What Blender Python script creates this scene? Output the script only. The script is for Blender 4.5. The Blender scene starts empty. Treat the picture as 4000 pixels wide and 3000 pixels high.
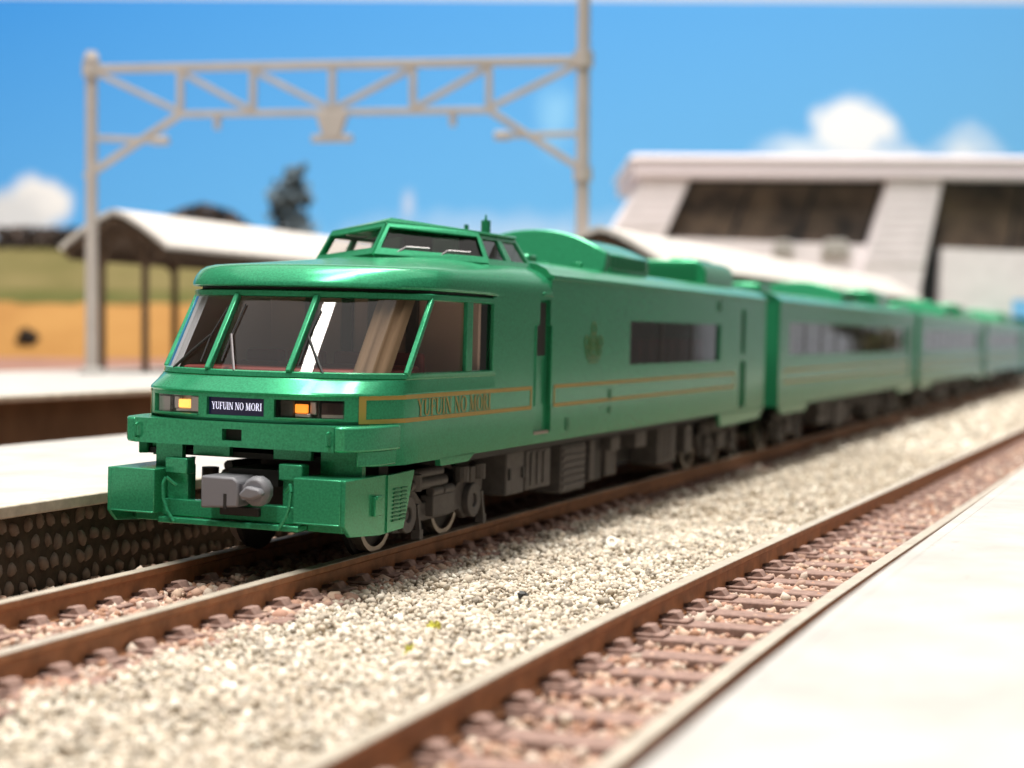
import bpy, bmesh, math, random
import numpy as np
from mathutils import Vector, Matrix
random.seed(7); rng = np.random.default_rng(7)
S = bpy.context.scene; COL = S.collection
R = math.radians
# ---------------------------------------------------------------- camera, light, exposure (1 unit = 1 mm)
cam_d = bpy.data.cameras.new('camera'); cam = bpy.data.objects.new('camera', cam_d); COL.objects.link(cam); S.camera = cam
F_PX, YAW, PITCH, ROLL = 6575.0, 20.55, -1.542, 0.335
cam_d.sensor_width = 36; cam_d.lens = F_PX * 36 / 4000; cam_d.clip_start = 1; cam_d.clip_end = 5000
def basis(y, p, r):
    y, p, r = R(y), R(p), R(r)
    fw = Vector((-math.sin(y)*math.cos(p), math.cos(y)*math.cos(p), math.sin(p))); rt = Vector((math.cos(y), math.sin(y), 0)); up = rt.cross(fw)
    return rt*math.cos(r)+up*math.sin(r), up*math.cos(r)-rt*math.sin(r), fw
rt, up, fw = basis(YAW, PITCH, ROLL)
m = Matrix.Identity(4)
for i in range(3): m[i][0], m[i][1], m[i][2] = rt[i], up[i], -fw[i]
m.translation = Vector((56.9, -97.45, 15.41)); cam.matrix_world = m
cam_d.dof.use_dof = True; cam_d.dof.focus_distance = 117; APERTURE = 1.15
cam_d.dof.aperture_fstop = cam_d.lens*1e-3/APERTURE
S.view_settings.view_transform = 'Standard'; S.view_settings.look = 'None'; S.view_settings.exposure = .1; S.view_settings.gamma = 1
W = bpy.data.worlds.new('World'); S.world = W; W.use_nodes = True
W.node_tree.nodes['Background'].inputs[0].default_value = (1.0, .93, .84, 1); W.node_tree.nodes['Background'].inputs[1].default_value = .1
def lamp(name, loc, rot, sx, sy, power, col):
    d = bpy.data.lights.new(name, 'AREA'); d.shape = 'RECTANGLE'; d.size = sx; d.size_y = sy; d.energy = power; d.color = col
    o = bpy.data.objects.new(name, d); COL.objects.link(o); o.location = loc; o.rotation_euler = rot; return o
lamp('ceiling_tube_lamp', (-30, -110, 1050), (0, 0, 0), 110, 1300, 2.05e7, (1, .955, .89))
lamp('ceiling_tube_lamp', (-220, 560, 1050), (0, 0, 0), 110, 1200, 0.68e7, (1, .955, .89))  # added fill lamp over the rear, brightens the sky board and backdrop
lamp('ceiling_glow_lamp', (0, 200, 1400), (0, 0, 0), 2600, 2600, 2.1e7, (1, .96, .92))
# ---------------------------------------------------------------- materials
def mat(name, col, rough=.5, metal=0, var=0, vscale=1.0, bump=0, bscale=5.0, coat=0, coatr=.1, spec=.5, emit=None, estr=0, col2=None, detail=4):
    M = bpy.data.materials.new(name); M.use_nodes = True; nt = M.node_tree; P = nt.nodes['Principled BSDF']
    P.inputs['Base Color'].default_value = (*col, 1); P.inputs['Roughness'].default_value = rough; P.inputs['Metallic'].default_value = metal
    P.inputs['Coat Weight'].default_value = coat; P.inputs['Coat Roughness'].default_value = coatr; P.inputs['Specular IOR Level'].default_value = spec
    if emit: P.inputs['Emission Color'].default_value = (*emit, 1); P.inputs['Emission Strength'].default_value = estr
    N = nt.nodes.new; L = nt.links.new
    if var or col2 or bump: tc = N('ShaderNodeTexCoord')
    if var or col2:
        n = N('ShaderNodeTexNoise'); n.inputs['Scale'].default_value = vscale; n.inputs['Detail'].default_value = detail; n.inputs['Roughness'].default_value = .62; L(tc.outputs['Object'], n.inputs['Vector'])
        r = N('ShaderNodeValToRGB'); r.color_ramp.elements[0].position = .32; r.color_ramp.elements[1].position = .68
        c2 = col2 or tuple(min(1, c*(1+var)) for c in col); c1 = tuple(c*(1-var) for c in col) if not col2 else col
        r.color_ramp.elements[0].color = (*c1, 1); r.color_ramp.elements[1].color = (*c2, 1)
        L(n.outputs[0], r.inputs[0]); L(r.outputs[0], P.inputs['Base Color'])
    if bump:
        n2 = N('ShaderNodeTexNoise'); n2.inputs['Scale'].default_value = bscale; n2.inputs['Detail'].default_value = 3; L(tc.outputs['Object'], n2.inputs['Vector'])
        b = N('ShaderNodeBump'); b.inputs['Strength'].default_value = 1; b.inputs['Distance'].default_value = bump; L(n2.outputs[0], b.inputs['Height']); L(b.outputs[0], P.inputs['Normal'])
    return M
def glass_mat(name, tint, rough=.03, base=.06):
    M = bpy.data.materials.new(name); M.use_nodes = True; nt = M.node_tree; nt.nodes.clear(); N = nt.nodes.new; L = nt.links.new
    o = N('ShaderNodeOutputMaterial'); t = N('ShaderNodeBsdfTransparent'); t.inputs[0].default_value = (*tint, 1)
    g = N('ShaderNodeBsdfGlossy'); g.inputs['Roughness'].default_value = rough; f = N('ShaderNodeLayerWeight'); f.inputs[0].default_value = .5
    pw = N('ShaderNodeMath'); pw.operation = 'POWER'; pw.inputs[1].default_value = 4.2; a = N('ShaderNodeMath'); a.operation = 'ADD'; a.use_clamp = True; a.inputs[1].default_value = base
    mx = N('ShaderNodeMixShader'); L(f.outputs['Facing'], pw.inputs[0]); L(pw.outputs[0], a.inputs[0]); L(a.outputs[0], mx.inputs[0]); L(t.outputs[0], mx.inputs[1]); L(g.outputs[0], mx.inputs[2]); L(mx.outputs[0], o.inputs[0]); return M
def grain_mat(name, cols, rough=.85):
    M = bpy.data.materials.new(name); M.use_nodes = True; nt = M.node_tree; P = nt.nodes['Principled BSDF']; P.inputs['Roughness'].default_value = rough
    N = nt.nodes.new; L = nt.links.new; g = N('ShaderNodeNewGeometry'); r = N('ShaderNodeValToRGB'); r.color_ramp.interpolation = 'CONSTANT'
    e = r.color_ramp.elements
    while len(e) < len(cols): e.new(.5)
    for i, c in enumerate(cols): e[i].position = i/len(cols); e[i].color = (*c, 1)
    L(g.outputs['Random Per Island'], r.inputs[0]); L(r.outputs[0], P.inputs['Base Color']); return M
GREEN = mat('metallic_green_paint', (.04, .33, .16), .27, .42, var=.22, vscale=7, bump=.003, bscale=9, coat=.4, coatr=.16, spec=.06)
GREEN_IN = mat('green_plastic', (.012, .17, .075), .5, .3)
GLASS = glass_mat('cab_glass', (.93, .91, .9), .03, .06); WGLASS = glass_mat('window_glass', (.42, .4, .4), .05, .06)
DARK = mat('dark_recess', (.012, .011, .011), .7); GREY = mat('underframe_grey', (.085, .078, .075), .62, var=.2, vscale=1.2, bump=.02, bscale=3)
BLACKP = mat('black_plastic', (.02, .019, .019), .6); COUPL = mat('coupler_grey', (.19, .19, .21), .5, bump=.01, bscale=4)
STEEL = mat('wheel_steel', (.36, .32, .28), .4, .8); WIPER = mat('wiper_metal', (.3, .28, .29), .35, .7)
GOLD = mat('gold_print', (.4, .28, .06), .5, 0); GOLDD = mat('dull_gold_print', (.09, .19, .055), .5, .2)
RUST = mat('rusty_rail_side', (.36, .165, .075), .6, var=.25, vscale=.8, bump=.02, bscale=2); RAILTOP = mat('rail_head_metal', (.5, .44, .36), .45, .35, var=.15, vscale=.6)
SLEEPER = mat('sleeper_brown', (.26, .165, .135), .85, var=.3, vscale=1.5, bump=.05, bscale=3)
CONC = mat('platform_white', (.37, .355, .335), .92, col2=(.49, .475, .455), vscale=.16, bump=.05, bscale=1.5, detail=8)
def specks(M, scale, lo, hi, dark):
    nt = M.node_tree; N = nt.nodes.new; L = nt.links.new; P = nt.nodes['Principled BSDF']; src = P.inputs['Base Color'].links[0].from_socket
    tc = N('ShaderNodeTexCoord'); n = N('ShaderNodeTexNoise'); n.inputs['Scale'].default_value = scale; n.inputs['Detail'].default_value = 3; L(tc.outputs['Object'], n.inputs[0])
    r = N('ShaderNodeMapRange'); r.inputs[1].default_value = lo; r.inputs[2].default_value = hi; r.inputs[3].default_value = 0; r.inputs[4].default_value = .75; L(n.outputs[0], r.inputs[0])
    mx = N('ShaderNodeMix'); mx.data_type = 'RGBA'; L(r.outputs[0], mx.inputs[0]); L(src, mx.inputs[6]); mx.inputs[7].default_value = (*dark, 1); L(mx.outputs[2], P.inputs['Base Color'])
specks(CONC, .9, .71, .76, (.17, .15, .13))
COPING = mat('coping_stone', (.52, .47, .38), .85, var=.2, vscale=.7, bump=.06, bscale=1.5)
WALLD = mat('dark_wall_mortar', (.045, .033, .02), .9, var=.3, vscale=1.0, bump=.08, bscale=2); STONE = mat('cobble_stone', (.165, .13, .1), .8, var=.35, vscale=1.2, bump=.06, bscale=2.5)
BROWNW = mat('brown_wall', (.14, .085, .045), .9, var=.25, vscale=.1); SOIL = mat('brown_soil', (.24, .12, .085), .95, var=.25, vscale=.05)
POLE = mat('pole_cream_plastic', (.47, .425, .395), .55, var=.08, vscale=.15); ROOFW = mat('canopy_roof_white', (.6, .565, .53), .7); TIMBER = mat('dark_timber', (.085, .05, .03), .8)
STUCCO = mat('station_wall', (.84, .79, .82), .8, var=.06, vscale=.2); SMOKE = mat('station_window', (.03, .026, .026), .4, col2=(.17, .125, .09), vscale=.11)
SLATE = mat('station_dark_frame', (.02, .022, .026), .7)
TAN = mat('interior_brown', (.66, .5, .4), .6); TAND = mat('interior_dark_post', (.06, .05, .04), .6); RED = mat('seat_red', (.22, .03, .022), .6); GRAYI = mat('interior_grey', (.35, .36, .38), .5)
CURTAIN = mat('curtain_white', (.6, .55, .55), .7); AMBER = mat('lit_amber_lamp', (.9, .35, .05), .4, emit=(1, .30, .03), estr=1.3); AMBERY = mat('lit_yellow_lamp', (.9, .4, .05), .4, emit=(1, .5, .1), estr=1.7)
SILVER = mat('lamp_reflector', (.55, .5, .5), .28, .85); LENSD = mat('dark_lens', (.05, .02, .02), .12); NAVY = mat('sign_navy', (.008, .008, .03), .15, emit=(.02, .02, .09), estr=.15); LETTER = mat('sign_letters', (.8, .8, .95), .5, emit=(.75, .75, 1), estr=.85)
LAMPGLASS = glass_mat('lamp_cover_glass', (.92, .9, .9), .05, .03)
BALLAST = grain_mat('ballast_grains', [(.6, .52, .41), (.52, .45, .36), (.7, .63, .51), (.44, .38, .31), (.62, .53, .42), (.5, .45, .37), (.76, .7, .6), (.32, .28, .23), (.58, .5, .4), (.64, .56, .47), (.82, .78, .68), (.55, .47, .37), (.4, .35, .28), (.6, .54, .45)])
BALLASTR = grain_mat('rusty_ballast_grains', [(.44, .25, .18), (.38, .24, .18), (.52, .34, .25), (.33, .21, .17), (.55, .4, .3), (.6, .5, .41), (.4, .22, .14), (.46, .31, .24), (.5, .4, .33)])
BEDC = mat('ballast_bed', (.45, .38, .29), .95, var=.3, vscale=2); MOSS = mat('moss', (.6, .58, .09), .9); BLACKR = mat('black_stone', (.03, .03, .03), .6); WHITEB = mat('white_bead', (.85, .8, .7), .6)
LEAF = grain_mat('dark_leaves', [(.11, .16, .2), (.14, .18, .21), (.09, .14, .18), (.12, .15, .16)]); LEAFO = grain_mat('olive_leaves', [(.07, .07, .02), (.1, .09, .03), (.05, .05, .015)]); BARK = mat('bark', (.1, .12, .13), .9)
LEAFB = grain_mat('brown_bushes', [(.05, .035, .03), (.07, .05, .04), (.035, .035, .04), (.09, .06, .045)])
PAPER = mat('pale_wall', (.62, .66, .74), .9)
# ---------------------------------------------------------------- mesh helpers
SPLIT = {'spring', 'air_tank', 'hinge', 'louvre', 'cover_rib', 'post_brace', 'rafter', 'cab_seat', 'seat', 'seat_back', 'brake_rod', 'bolster', 'grille_slat', 'hatch', 'interior_part', 'sash'}
class MB:
    def __init__(s): s.v = []; s.f = []; s.parts = []
    def add(s, vs, fs): b = len(s.v); s.parts.append((list(vs), list(fs))); s.v += [tuple(p) for p in vs]; s.f += [tuple(i+b for i in f) for f in fs]; return s
    def box(s, x0, x1, y0, y1, z0, z1):
        return s.add([(x0,y0,z0),(x1,y0,z0),(x1,y1,z0),(x0,y1,z0),(x0,y0,z1),(x1,y0,z1),(x1,y1,z1),(x0,y1,z1)], [(3,2,1,0),(4,5,6,7),(0,1,5,4),(1,2,6,5),(2,3,7,6),(3,0,4,7)])
    def prism(s, pts, ax, a, b):     # polygon pts in the two other axes, extruded along ax from a to b
        def P(p, t): return {'x': (t, p[0], p[1]), 'y': (p[0], t, p[1]), 'z': (p[0], p[1], t)}[ax]
        n = len(pts); return s.add([P(p, a) for p in pts]+[P(p, b) for p in pts], [tuple(range(n-1,-1,-1)), tuple(range(n, 2*n))]+[(i, (i+1)%n, n+(i+1)%n, n+i) for i in range(n)])
    def cyl(s, p, q, r, r2=None, n=12):
        p, q = Vector(p), Vector(q); d = (q-p).normalized(); a = d.orthogonal().normalized(); b = d.cross(a); r2 = r if r2 is None else r2
        c = [(math.cos(t*2*math.pi/n), math.sin(t*2*math.pi/n)) for t in range(n)]
        return s.add([p+(a*x+b*y)*r for x, y in c]+[q+(a*x+b*y)*r2 for x, y in c], [tuple(range(n-1,-1,-1)), tuple(range(n, 2*n))]+[(i, (i+1)%n, n+(i+1)%n, n+i) for i in range(n)])
    def bar(s, p, q, w, h=None):     # square bar between points
        p, q = Vector(p), Vector(q); d = (q-p).normalized(); u = Vector((0,0,1)) if abs(d.z) < .9 else Vector((0,1,0)); a = d.cross(u).normalized(); b = a.cross(d); h = w if h is None else h
        o = [(-w/2,-h/2),(w/2,-h/2),(w/2,h/2),(-w/2,h/2)]
        return s.add([p+a*x+b*y for x, y in o]+[q+a*x+b*y for x, y in o], [(3,2,1,0),(4,5,6,7),(0,1,5,4),(1,2,6,5),(2,3,7,6),(3,0,4,7)])
    def tube(s, pts, r, n=6):
        for a, b in zip(pts, pts[1:]): s.cyl(a, b, r, n=n)
        return s
    def ring(s, c, ax, R0, R1, a, b, n=20):   # flat ring (washer) along ax from a to b
        vs = []
        for t in (a, b):
            for rr in (R0, R1):
                for i in range(n):
                    x, y = rr*math.cos(i*2*math.pi/n), rr*math.sin(i*2*math.pi/n); vs.append({'x': (t, c[0]+x, c[1]+y), 'y': (c[0]+x, t, c[1]+y), 'z': (c[0]+x, c[1]+y, t)}[ax])
        F = []
        for i in range(n):
            j = (i+1) % n; F += [(i, j, n+j, n+i), (2*n+i, 3*n+i, 3*n+j, 2*n+j), (n+i, n+j, 3*n+j, 3*n+i), (i, 2*n+i, 2*n+j, j)]
        return s.add(vs, F)
    def loft(s, rings, skip=None):
        n = len(rings[0]); b = len(s.v)
        for r_ in rings: s.v += [tuple(p) for p in r_]
        for k in range(len(rings)-1):
            for i in range(n-1):
                if skip and skip(k, i): continue
                s.f.append((b+k*n+i, b+k*n+i+1, b+(k+1)*n+i+1, b+(k+1)*n+i))
        return s
    def build(s, name, m, parent=None, bevel=0, smooth=False, solid=0, angle=35, seg=2):
        if name in SPLIT and len(s.parts) > 1:
            for vs, fs in s.parts: o = MB().add(vs, fs).build(name, m, parent, bevel, smooth, solid, angle, seg)
            return o
        me = bpy.data.meshes.new(name); me.from_pydata(s.v, [], s.f); me.update()
        bm = bmesh.new(); bm.from_mesh(me)
        if solid or smooth: bmesh.ops.remove_doubles(bm, verts=bm.verts, dist=1e-4)
        bmesh.ops.recalc_face_normals(bm, faces=bm.faces); bm.to_mesh(me); bm.free()
        return link(name, me, m, parent, bevel, smooth, solid, angle, seg)
def link(name, me, m, parent=None, bevel=0, smooth=False, solid=0, angle=35, seg=2):
    if m and not me.materials: me.materials.append(m)
    o = bpy.data.objects.new(name, me); COL.objects.link(o); o.parent = parent
    if solid: k = o.modifiers.new('solid', 'SOLIDIFY'); k.thickness = abs(solid); k.offset = 1 if solid < 0 else -1
    if solid and smooth: k = o.modifiers.new('split', 'EDGE_SPLIT'); k.split_angle = R(angle)
    if bevel: k = o.modifiers.new('bevel', 'BEVEL'); k.width = bevel; k.segments = seg; k.limit_method = 'ANGLE'; k.angle_limit = R(40)
    if smooth or bevel:
        me.shade_smooth(); me.set_sharp_from_angle(angle=R(angle))
    return o
def thing(name, label, cat, loc=(0,0,0), rot=(0,0,0), group=None):
    o = bpy.data.objects.new(name, None); COL.objects.link(o); o.location = loc; o.rotation_euler = rot; return tag(o, label, cat, group)
def tag(o, label, cat, group=None):
    o['label'] = label; o['category'] = cat
    if group: o['group'] = group
    return o
def struct(o, kind='structure'): o['kind'] = kind; return o
def copy_part(o, parent):
    c = o.copy(); COL.objects.link(c); c.parent = parent
    for ch in [x for x in bpy.data.objects if x.parent == o]: copy_part(ch, c)
    return c
# track centre lines
def off1(y): return .0145*.5*((y-40)+math.sqrt((y-40)**2+400))
def off2(y): return .036*.5*((y+10)+math.sqrt((y+10)**2+200))
def offp(y): return .03*.5*((y+20)+math.sqrt((y+20)**2+200))
def c1(y): return off1(y)
def c2(y): return 33.9+off2(y)
def sweep(prof, cfun, ys):
    return [[(cfun(y)+p[0], y, p[1]) for p in prof] for y in ys]
YS = [-70, -50, -35, -20, -10, 0, 10, 20, 30, 40, 55, 70, 90, 120, 160, 220, 300, 420, 640]
# ---------------------------------------------------------------- the setting
def quad_sheet(name, pts, m): return struct(link(name, (lambda me: (me.from_pydata(pts, [], [tuple(range(len(pts)))]), me)[1])(bpy.data.meshes.new(name)), m))
quad_sheet('ground', [(-700,-200,-2.7),(68,-200,-2.7),(90,800,-2.7),(-700,800,-2.7)], BEDC)
# sky backdrop board: flat printed panel behind the layout
hz = Vector((math.cos(R(YAW)), math.sin(R(YAW)), 0)); hy = Vector((-math.sin(R(YAW)), math.cos(R(YAW)), 0))
skyc = Vector((-167.8, 501.8, 0))   # foot of the backdrop board; hz runs along it
sk = bpy.data.materials.new('printed_sky'); sk.use_nodes = True; nt = sk.node_tree; P = nt.nodes['Principled BSDF']; P.inputs['Roughness'].default_value = .75; P.inputs['Specular IOR Level'].default_value = .15
N = nt.nodes.new; L = nt.links.new; tc = N('ShaderNodeTexCoord'); sep = N('ShaderNodeSeparateXYZ'); L(tc.outputs['Object'], sep.inputs[0])
nz = N('ShaderNodeTexNoise'); nz.inputs['Scale'].default_value = .09; nz.inputs['Detail'].default_value = 4; L(tc.outputs['Object'], nz.inputs[0])
def mth(op, a, b=None, clamp=False):
    n = N('ShaderNodeMath'); n.operation = op; n.use_clamp = clamp
    for i, v in enumerate((a, b)):
        if v is None: continue
        if isinstance(v, (int, float)): n.inputs[i].default_value = v
        else: L(v, n.inputs[i])
    return n.outputs[0]
def blob(cx, cz, rx, rz, soft=1.0):
    dx = mth('DIVIDE', mth('SUBTRACT', sep.outputs[0], cx), rx); dz = mth('DIVIDE', mth('SUBTRACT', sep.outputs[2], cz), rz)
    d = mth('SQRT', mth('ADD', mth('MULTIPLY', dx, dx), mth('MULTIPLY', dz, dz))); d = mth('ADD', d, mth('MULTIPLY', mth('SUBTRACT', nz.outputs[0], .5), 1.1))
    return mth('MULTIPLY', mth('SUBTRACT', 1.15, d, True), 2.2/soft, True)
g1 = mth('ADD', mth('MULTIPLY', sep.outputs[0], 1/420), .5, True); g2 = mth('SUBTRACT', 1.0, mth('MULTIPLY', mth('SUBTRACT', sep.outputs[2], 15), 1/125), True)
gm = mth('ADD', mth('MULTIPLY', g1, .55), mth('MULTIPLY', g2, .55), True)
rmp = N('ShaderNodeValToRGB'); rmp.color_ramp.elements[0].color = (.044, .27, .71, 1); rmp.color_ramp.elements[1].color = (.2, .55, .89, 1); L(gm, rmp.inputs[0])
cur = rmp.outputs[0]
for (cx, cz, rx, rz, soft, c) in [(128.5,95.5,16.5,12.7,1,(0.9, 0.93, 0.96)),(130.4,83.8,28.2,6.8,1.6,(0.85, 0.9, 0.95)),(109.0,86.8,18.5,6.8,2.2,(0.7, 0.82, 0.95)),(171.3,86.8,14.6,10.7,2.4,(0.75, 0.85, 0.95)),(-180.1,66.3,13.6,9.7,1.2,(0.8, 0.8, 0.82)),(-192.7,60.5,19.5,10.7,1.4,(0.62, 0.64, 0.68)),(4.9,53.7,77.9,10.7,3,(0.5, 0.66, 0.88)),(15.6,99.4,8.8,14.6,3.5,(0.3, 0.62, 0.9)),(-39.9,66.3,3.1,6.8,2,(0.5, 0.6, 0.8))]:
    mx = N('ShaderNodeMix'); mx.data_type = 'RGBA'; L(blob(cx, cz, rx, rz, soft), mx.inputs[0]); L(cur, mx.inputs[6]); mx.inputs[7].default_value = (*c, 1); cur = mx.outputs[2]
L(cur, P.inputs['Base Color'])
ztop = 143.22
sb = MB().box(-430, 225, 0, 3, -2.6, ztop).build('sky', sk); sb.location = (-259.0, 745.3, -6.26); sb.scale = (1.40625,)*3; sb.rotation_euler = (0, 0, R(YAW)); struct(sb)
wl = MB().box(-700, 560, 40, 44, -9, ztop+220).build('wall', PAPER); wl.location = (-259.0, 745.3, 0); wl.rotation_euler = (0, 0, R(YAW)); struct(wl)
# far ground behind the far platform, sandy bank and grass hill (left)
def terrain(name, m, rows, x0, x1, n, noise):   # rows: (distance, height) profile swept along the image's right axis
    vs = []; fs = []
    for i in range(n+1):
        x = x0+(x1-x0)*i/n
        for (d, z) in rows:
            p = skyc+hy*(d-640+rng.normal()*noise)+hz*x; vs.append((p.x, p.y, z+rng.normal()*noise*.5))
    k = len(rows)
    for i in range(n):
        for j in range(k-1): fs.append((i*k+j, (i+1)*k+j, (i+1)*k+j+1, i*k+j+1))
    return struct(MB().add(vs, fs).build(name, m, smooth=True))
SAND = mat('ochre_sand', (.27, .125, .026), .95, col2=(.34, .175, .045), vscale=.03); GRASS = mat('dry_grass', (.095, .085, .018), .95, col2=(.15, .12, .04), vscale=.04); GRASSD = mat('green_grass', (.065, .07, .007), .95, col2=(.10, .09, .018), vscale=.06)
terrain('soil', SOIL, [(404, -2.6), (405, 6.8), (520, 8.6)], -330, 10, 40, .2)
terrain('sand_bank', SAND, [(519, 8.0), (530, 15), (545, 24), (552, 26.5)], -330, -45, 40, .4)
terrain('grass_verge', GRASSD, [(551, 26), (560, 29), (566, 31)], -330, -45, 40, .3)
terrain('grass_hill', GRASS, [(565, 30.5), (580, 38), (600, 46), (618, 50)], -330, -50, 40, .6)
# ---------------------------------------------------------------- tracks
def make_track(label, cfun, base_off, pitch, y0, y1, ties_len):
    t = thing('railway_track', label, 'track', group='railway tracks')
    for s in (-1, 1):
        pr = [(s*4.95+x, z) for x, z in [(-.55,-1.95),(.55,-1.95),(.55,-1.8),(.22,-1.6),(.22,-.55),(.45,-.4),(.45,-.05),(-.45,-.05),(-.45,-.4),(-.22,-.55),(-.22,-1.6),(-.55,-1.8),(-.55,-1.95)]]
        ro = MB().loft(sweep(pr, cfun, YS)).build('rail', RUST, t, smooth=True, angle=50)
        hp = [(s*4.95+x, z) for x, z in [(-.45,-.06),(-.42,0),(.42,0),(.45,-.06)]]
        MB().loft(sweep(hp, cfun, YS)).build('rail_head', RAILTOP, ro, smooth=True, angle=60)
    tb = MB(); L_ = ties_len/2
    tm = MB().box(-L_, L_, -.95, .95, -.55, 0)
    for s in (-1, 1): tm.box(s*4.95-2.1, s*4.95+2.1, -.8, .8, 0, .22)
    o0 = None; y = y0
    ch = MB()
    ch.prism([(-1.65,0),(1.65,0),(1.32,.5),(.75,.5),(.6,.12),(-.6,.12),(-.75,.5),(-1.32,.5)], 'y', -.55, .55)
    cm = None
    while y < y1:
        if o0 is None: o = o0 = tm.build('sleeper', SLEEPER, t, bevel=.1)
        else: o = o0.copy(); COL.objects.link(o); o.parent = t
        o.location = (cfun(y), y, -1.72+random.uniform(-.03,.03)); o.rotation_euler = (0, random.uniform(-.004,.004), -math.atan(cfun(y+1)-cfun(y))+random.uniform(-.012,.012))
        if y < 75:
            for s in (-1, 1):
                if cm is None: k = ch.build('rail_chair', SLEEPER, o, bevel=.06); cm = k
                else: k = cm.copy(); COL.objects.link(k); k.parent = o
                k.location = (s*4.95, 0, .15)
        y += pitch
    return t
make_track('rusty track under the green train, beside the cobbled platform wall', c1, 0, 3.9, -46, 330, 17.5)
make_track('empty rusty track in the right foreground beside the white platform', c2, 0, 5.1, -60, 330, 15.5)
# ballast grains (nobody could count them)
ico = bmesh.new(); bmesh.ops.create_icosphere(ico, subdivisions=1, radius=1); ICV = np.array([v.co[:] for v in ico.verts]); ICF = np.array([[v.index for v in f.verts] for f in ico.faces]); ico.free()
def grains(name, label, m, pts, size):
    n = len(pts); sz = size*np.exp(rng.normal(0, .28, (n, 1)))
    A = rng.normal(size=(n, 3, 3)); Q, _ = np.linalg.qr(A); sc = 1+rng.uniform(-.35, .35, (n, 3))
    jit = 1+rng.uniform(-.28, .28, (n, 12, 1)); V = (ICV[None]*jit)*sc[:, None, :]*sz[:, None]
    V = np.einsum('nij,nkj->nki', Q, V)+pts[:, None, :]
    Fc = (ICF[None]+(np.arange(n)*12)[:, None, None]).reshape(-1, 3)
    me = bpy.data.meshes.new(name); V = V.reshape(-1, 3); me.vertices.add(len(V)); me.vertices.foreach_set('co', V.ravel().astype(np.float32))
    me.loops.add(Fc.size); me.loops.foreach_set('vertex_index', Fc.ravel().astype(np.int32)); me.polygons.add(len(Fc)); me.polygons.foreach_set('loop_start', np.arange(0, Fc.size, 3, dtype=np.int32)); me.polygons.foreach_set('loop_total', np.full(len(Fc), 3, dtype=np.int32)); me.update(calc_edges=True); me.validate()
    o = link(name, me, m); o['kind'] = 'stuff'; tag(o, label, 'gravel'); return o
def scatter(n, xf0, xf1, y0, y1, z0, z1, pw=1.0):
    y = y0+(y1-y0)*rng.random(n)**pw; u = rng.random(n); a = np.array([xf0(t) for t in y]); b = np.array([xf1(t) for t in y])
    return np.stack([a+(b-a)*u, y, z0+(z1-z0)*rng.random(n)], 1)
def lump(p): p[:, 2] += .16*np.sin(p[:, 0]*.9+1.3*np.sin(p[:, 1]*.31))+.12*np.sin(p[:, 1]*.7+p[:, 0]*.5); return p
B = [lump(scatter(50000, lambda y: c1(y)+7.6, lambda y: c2(y)-5.4, -62, 60, -2.4, -1.8)), lump(scatter(14000, lambda y: c1(y)+7.2, lambda y: c2(y)-5.4, 60, 170, -2.4, -1.75))]
grains('ballast_gravel', 'pale beige gravel filling the strip between the two tracks', BALLAST, np.concatenate(B), .172)
grains('ballast_gravel', 'pale gravel far down the strip between the tracks, out of focus', BALLAST, lump(scatter(9000, lambda y: c1(y)+6.9, lambda y: c2(y)-5.4, 165, 620, -2.5, -1.7)), .5)
RB = [scatter(6500, lambda y: c2(y)-4.3, lambda y: c2(y)+4.3, -62, 75, -2.5, -1.93), scatter(3500, lambda y: c2(y)-4.3, lambda y: c2(y)+4.3, 75, 330, -2.4, -1.8), scatter(2500, lambda y: c2(y)+5.6, lambda y: c2(y)+9, -62, 120, -2.6, -2.0)]
RB += [scatter(7000, lambda y: c1(y)-4.3, lambda y: c1(y)+4.3, -48, 40, -2.4, -1.62), scatter(4000, lambda y: c1(y)-13.5, lambda y: c1(y)-5.6, -48, 60, -2.6, -2.0), scatter(3500, lambda y: c1(y)+5.5, lambda y: c1(y)+8.3, -62, 75, -2.4, -1.72)]
grains('rusty_gravel', 'reddish brown gravel between the sleepers of both tracks', BALLASTR, np.concatenate(RB), .25)
# small finds on the gravel
def clump(m, c, r, n, name, label, cat, size, leafy=True):
    mb = MB()
    for _ in range(n):
        d = Vector(rng.normal(size=3)); d.normalize(); p = Vector(c)+Vector((d.x*r[0], d.y*r[1], abs(d.z)*r[2]))*(random.random()**.4)
        a = Vector(rng.normal(size=3)).normalized()*size; b = a.orthogonal().normalized()*size*.6
        mb.add([p-a, p+b, p+a, p-b], [(0,1,2,3)])
    o = mb.build(name, m); return tag(o, label, cat)
clump(MOSS, (17.8, -6.2, -1.75), (.4, .8, .45), 70, 'moss_tuft', 'larger yellow green moss tuft on the pale gravel', 'moss', .14)
clump(MOSS, (19.6, -13.6, -1.75), (.35, .6, .4), 50, 'moss_tuft', 'smaller yellow green moss tuft, nearer the front rail', 'moss', .13)
bs = bmesh.new(); bmesh.ops.create_icosphere(bs, subdivisions=2, radius=.36)
for v in bs.verts: v.co *= 1+random.uniform(-.25, .25)
me = bpy.data.meshes.new('black_stone'); bs.to_mesh(me); bs.free(); o = link('black_stone', me, BLACKR); o.location = (18.68, 6.67, -1.55); o.scale = (1, .9, .75); tag(o, 'single black stone lying on the pale gravel', 'stone')
rg = MB().ring((0,0), 'z', .22, .52, -.12, .12, 14).build('white_bead', WHITEB, bevel=.05); rg.location = (15.8, 36.0, -1.4); rg.rotation_euler = (R(50), 0, R(20)); tag(rg, 'tiny white ring bead lying on the gravel', 'bead')
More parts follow.
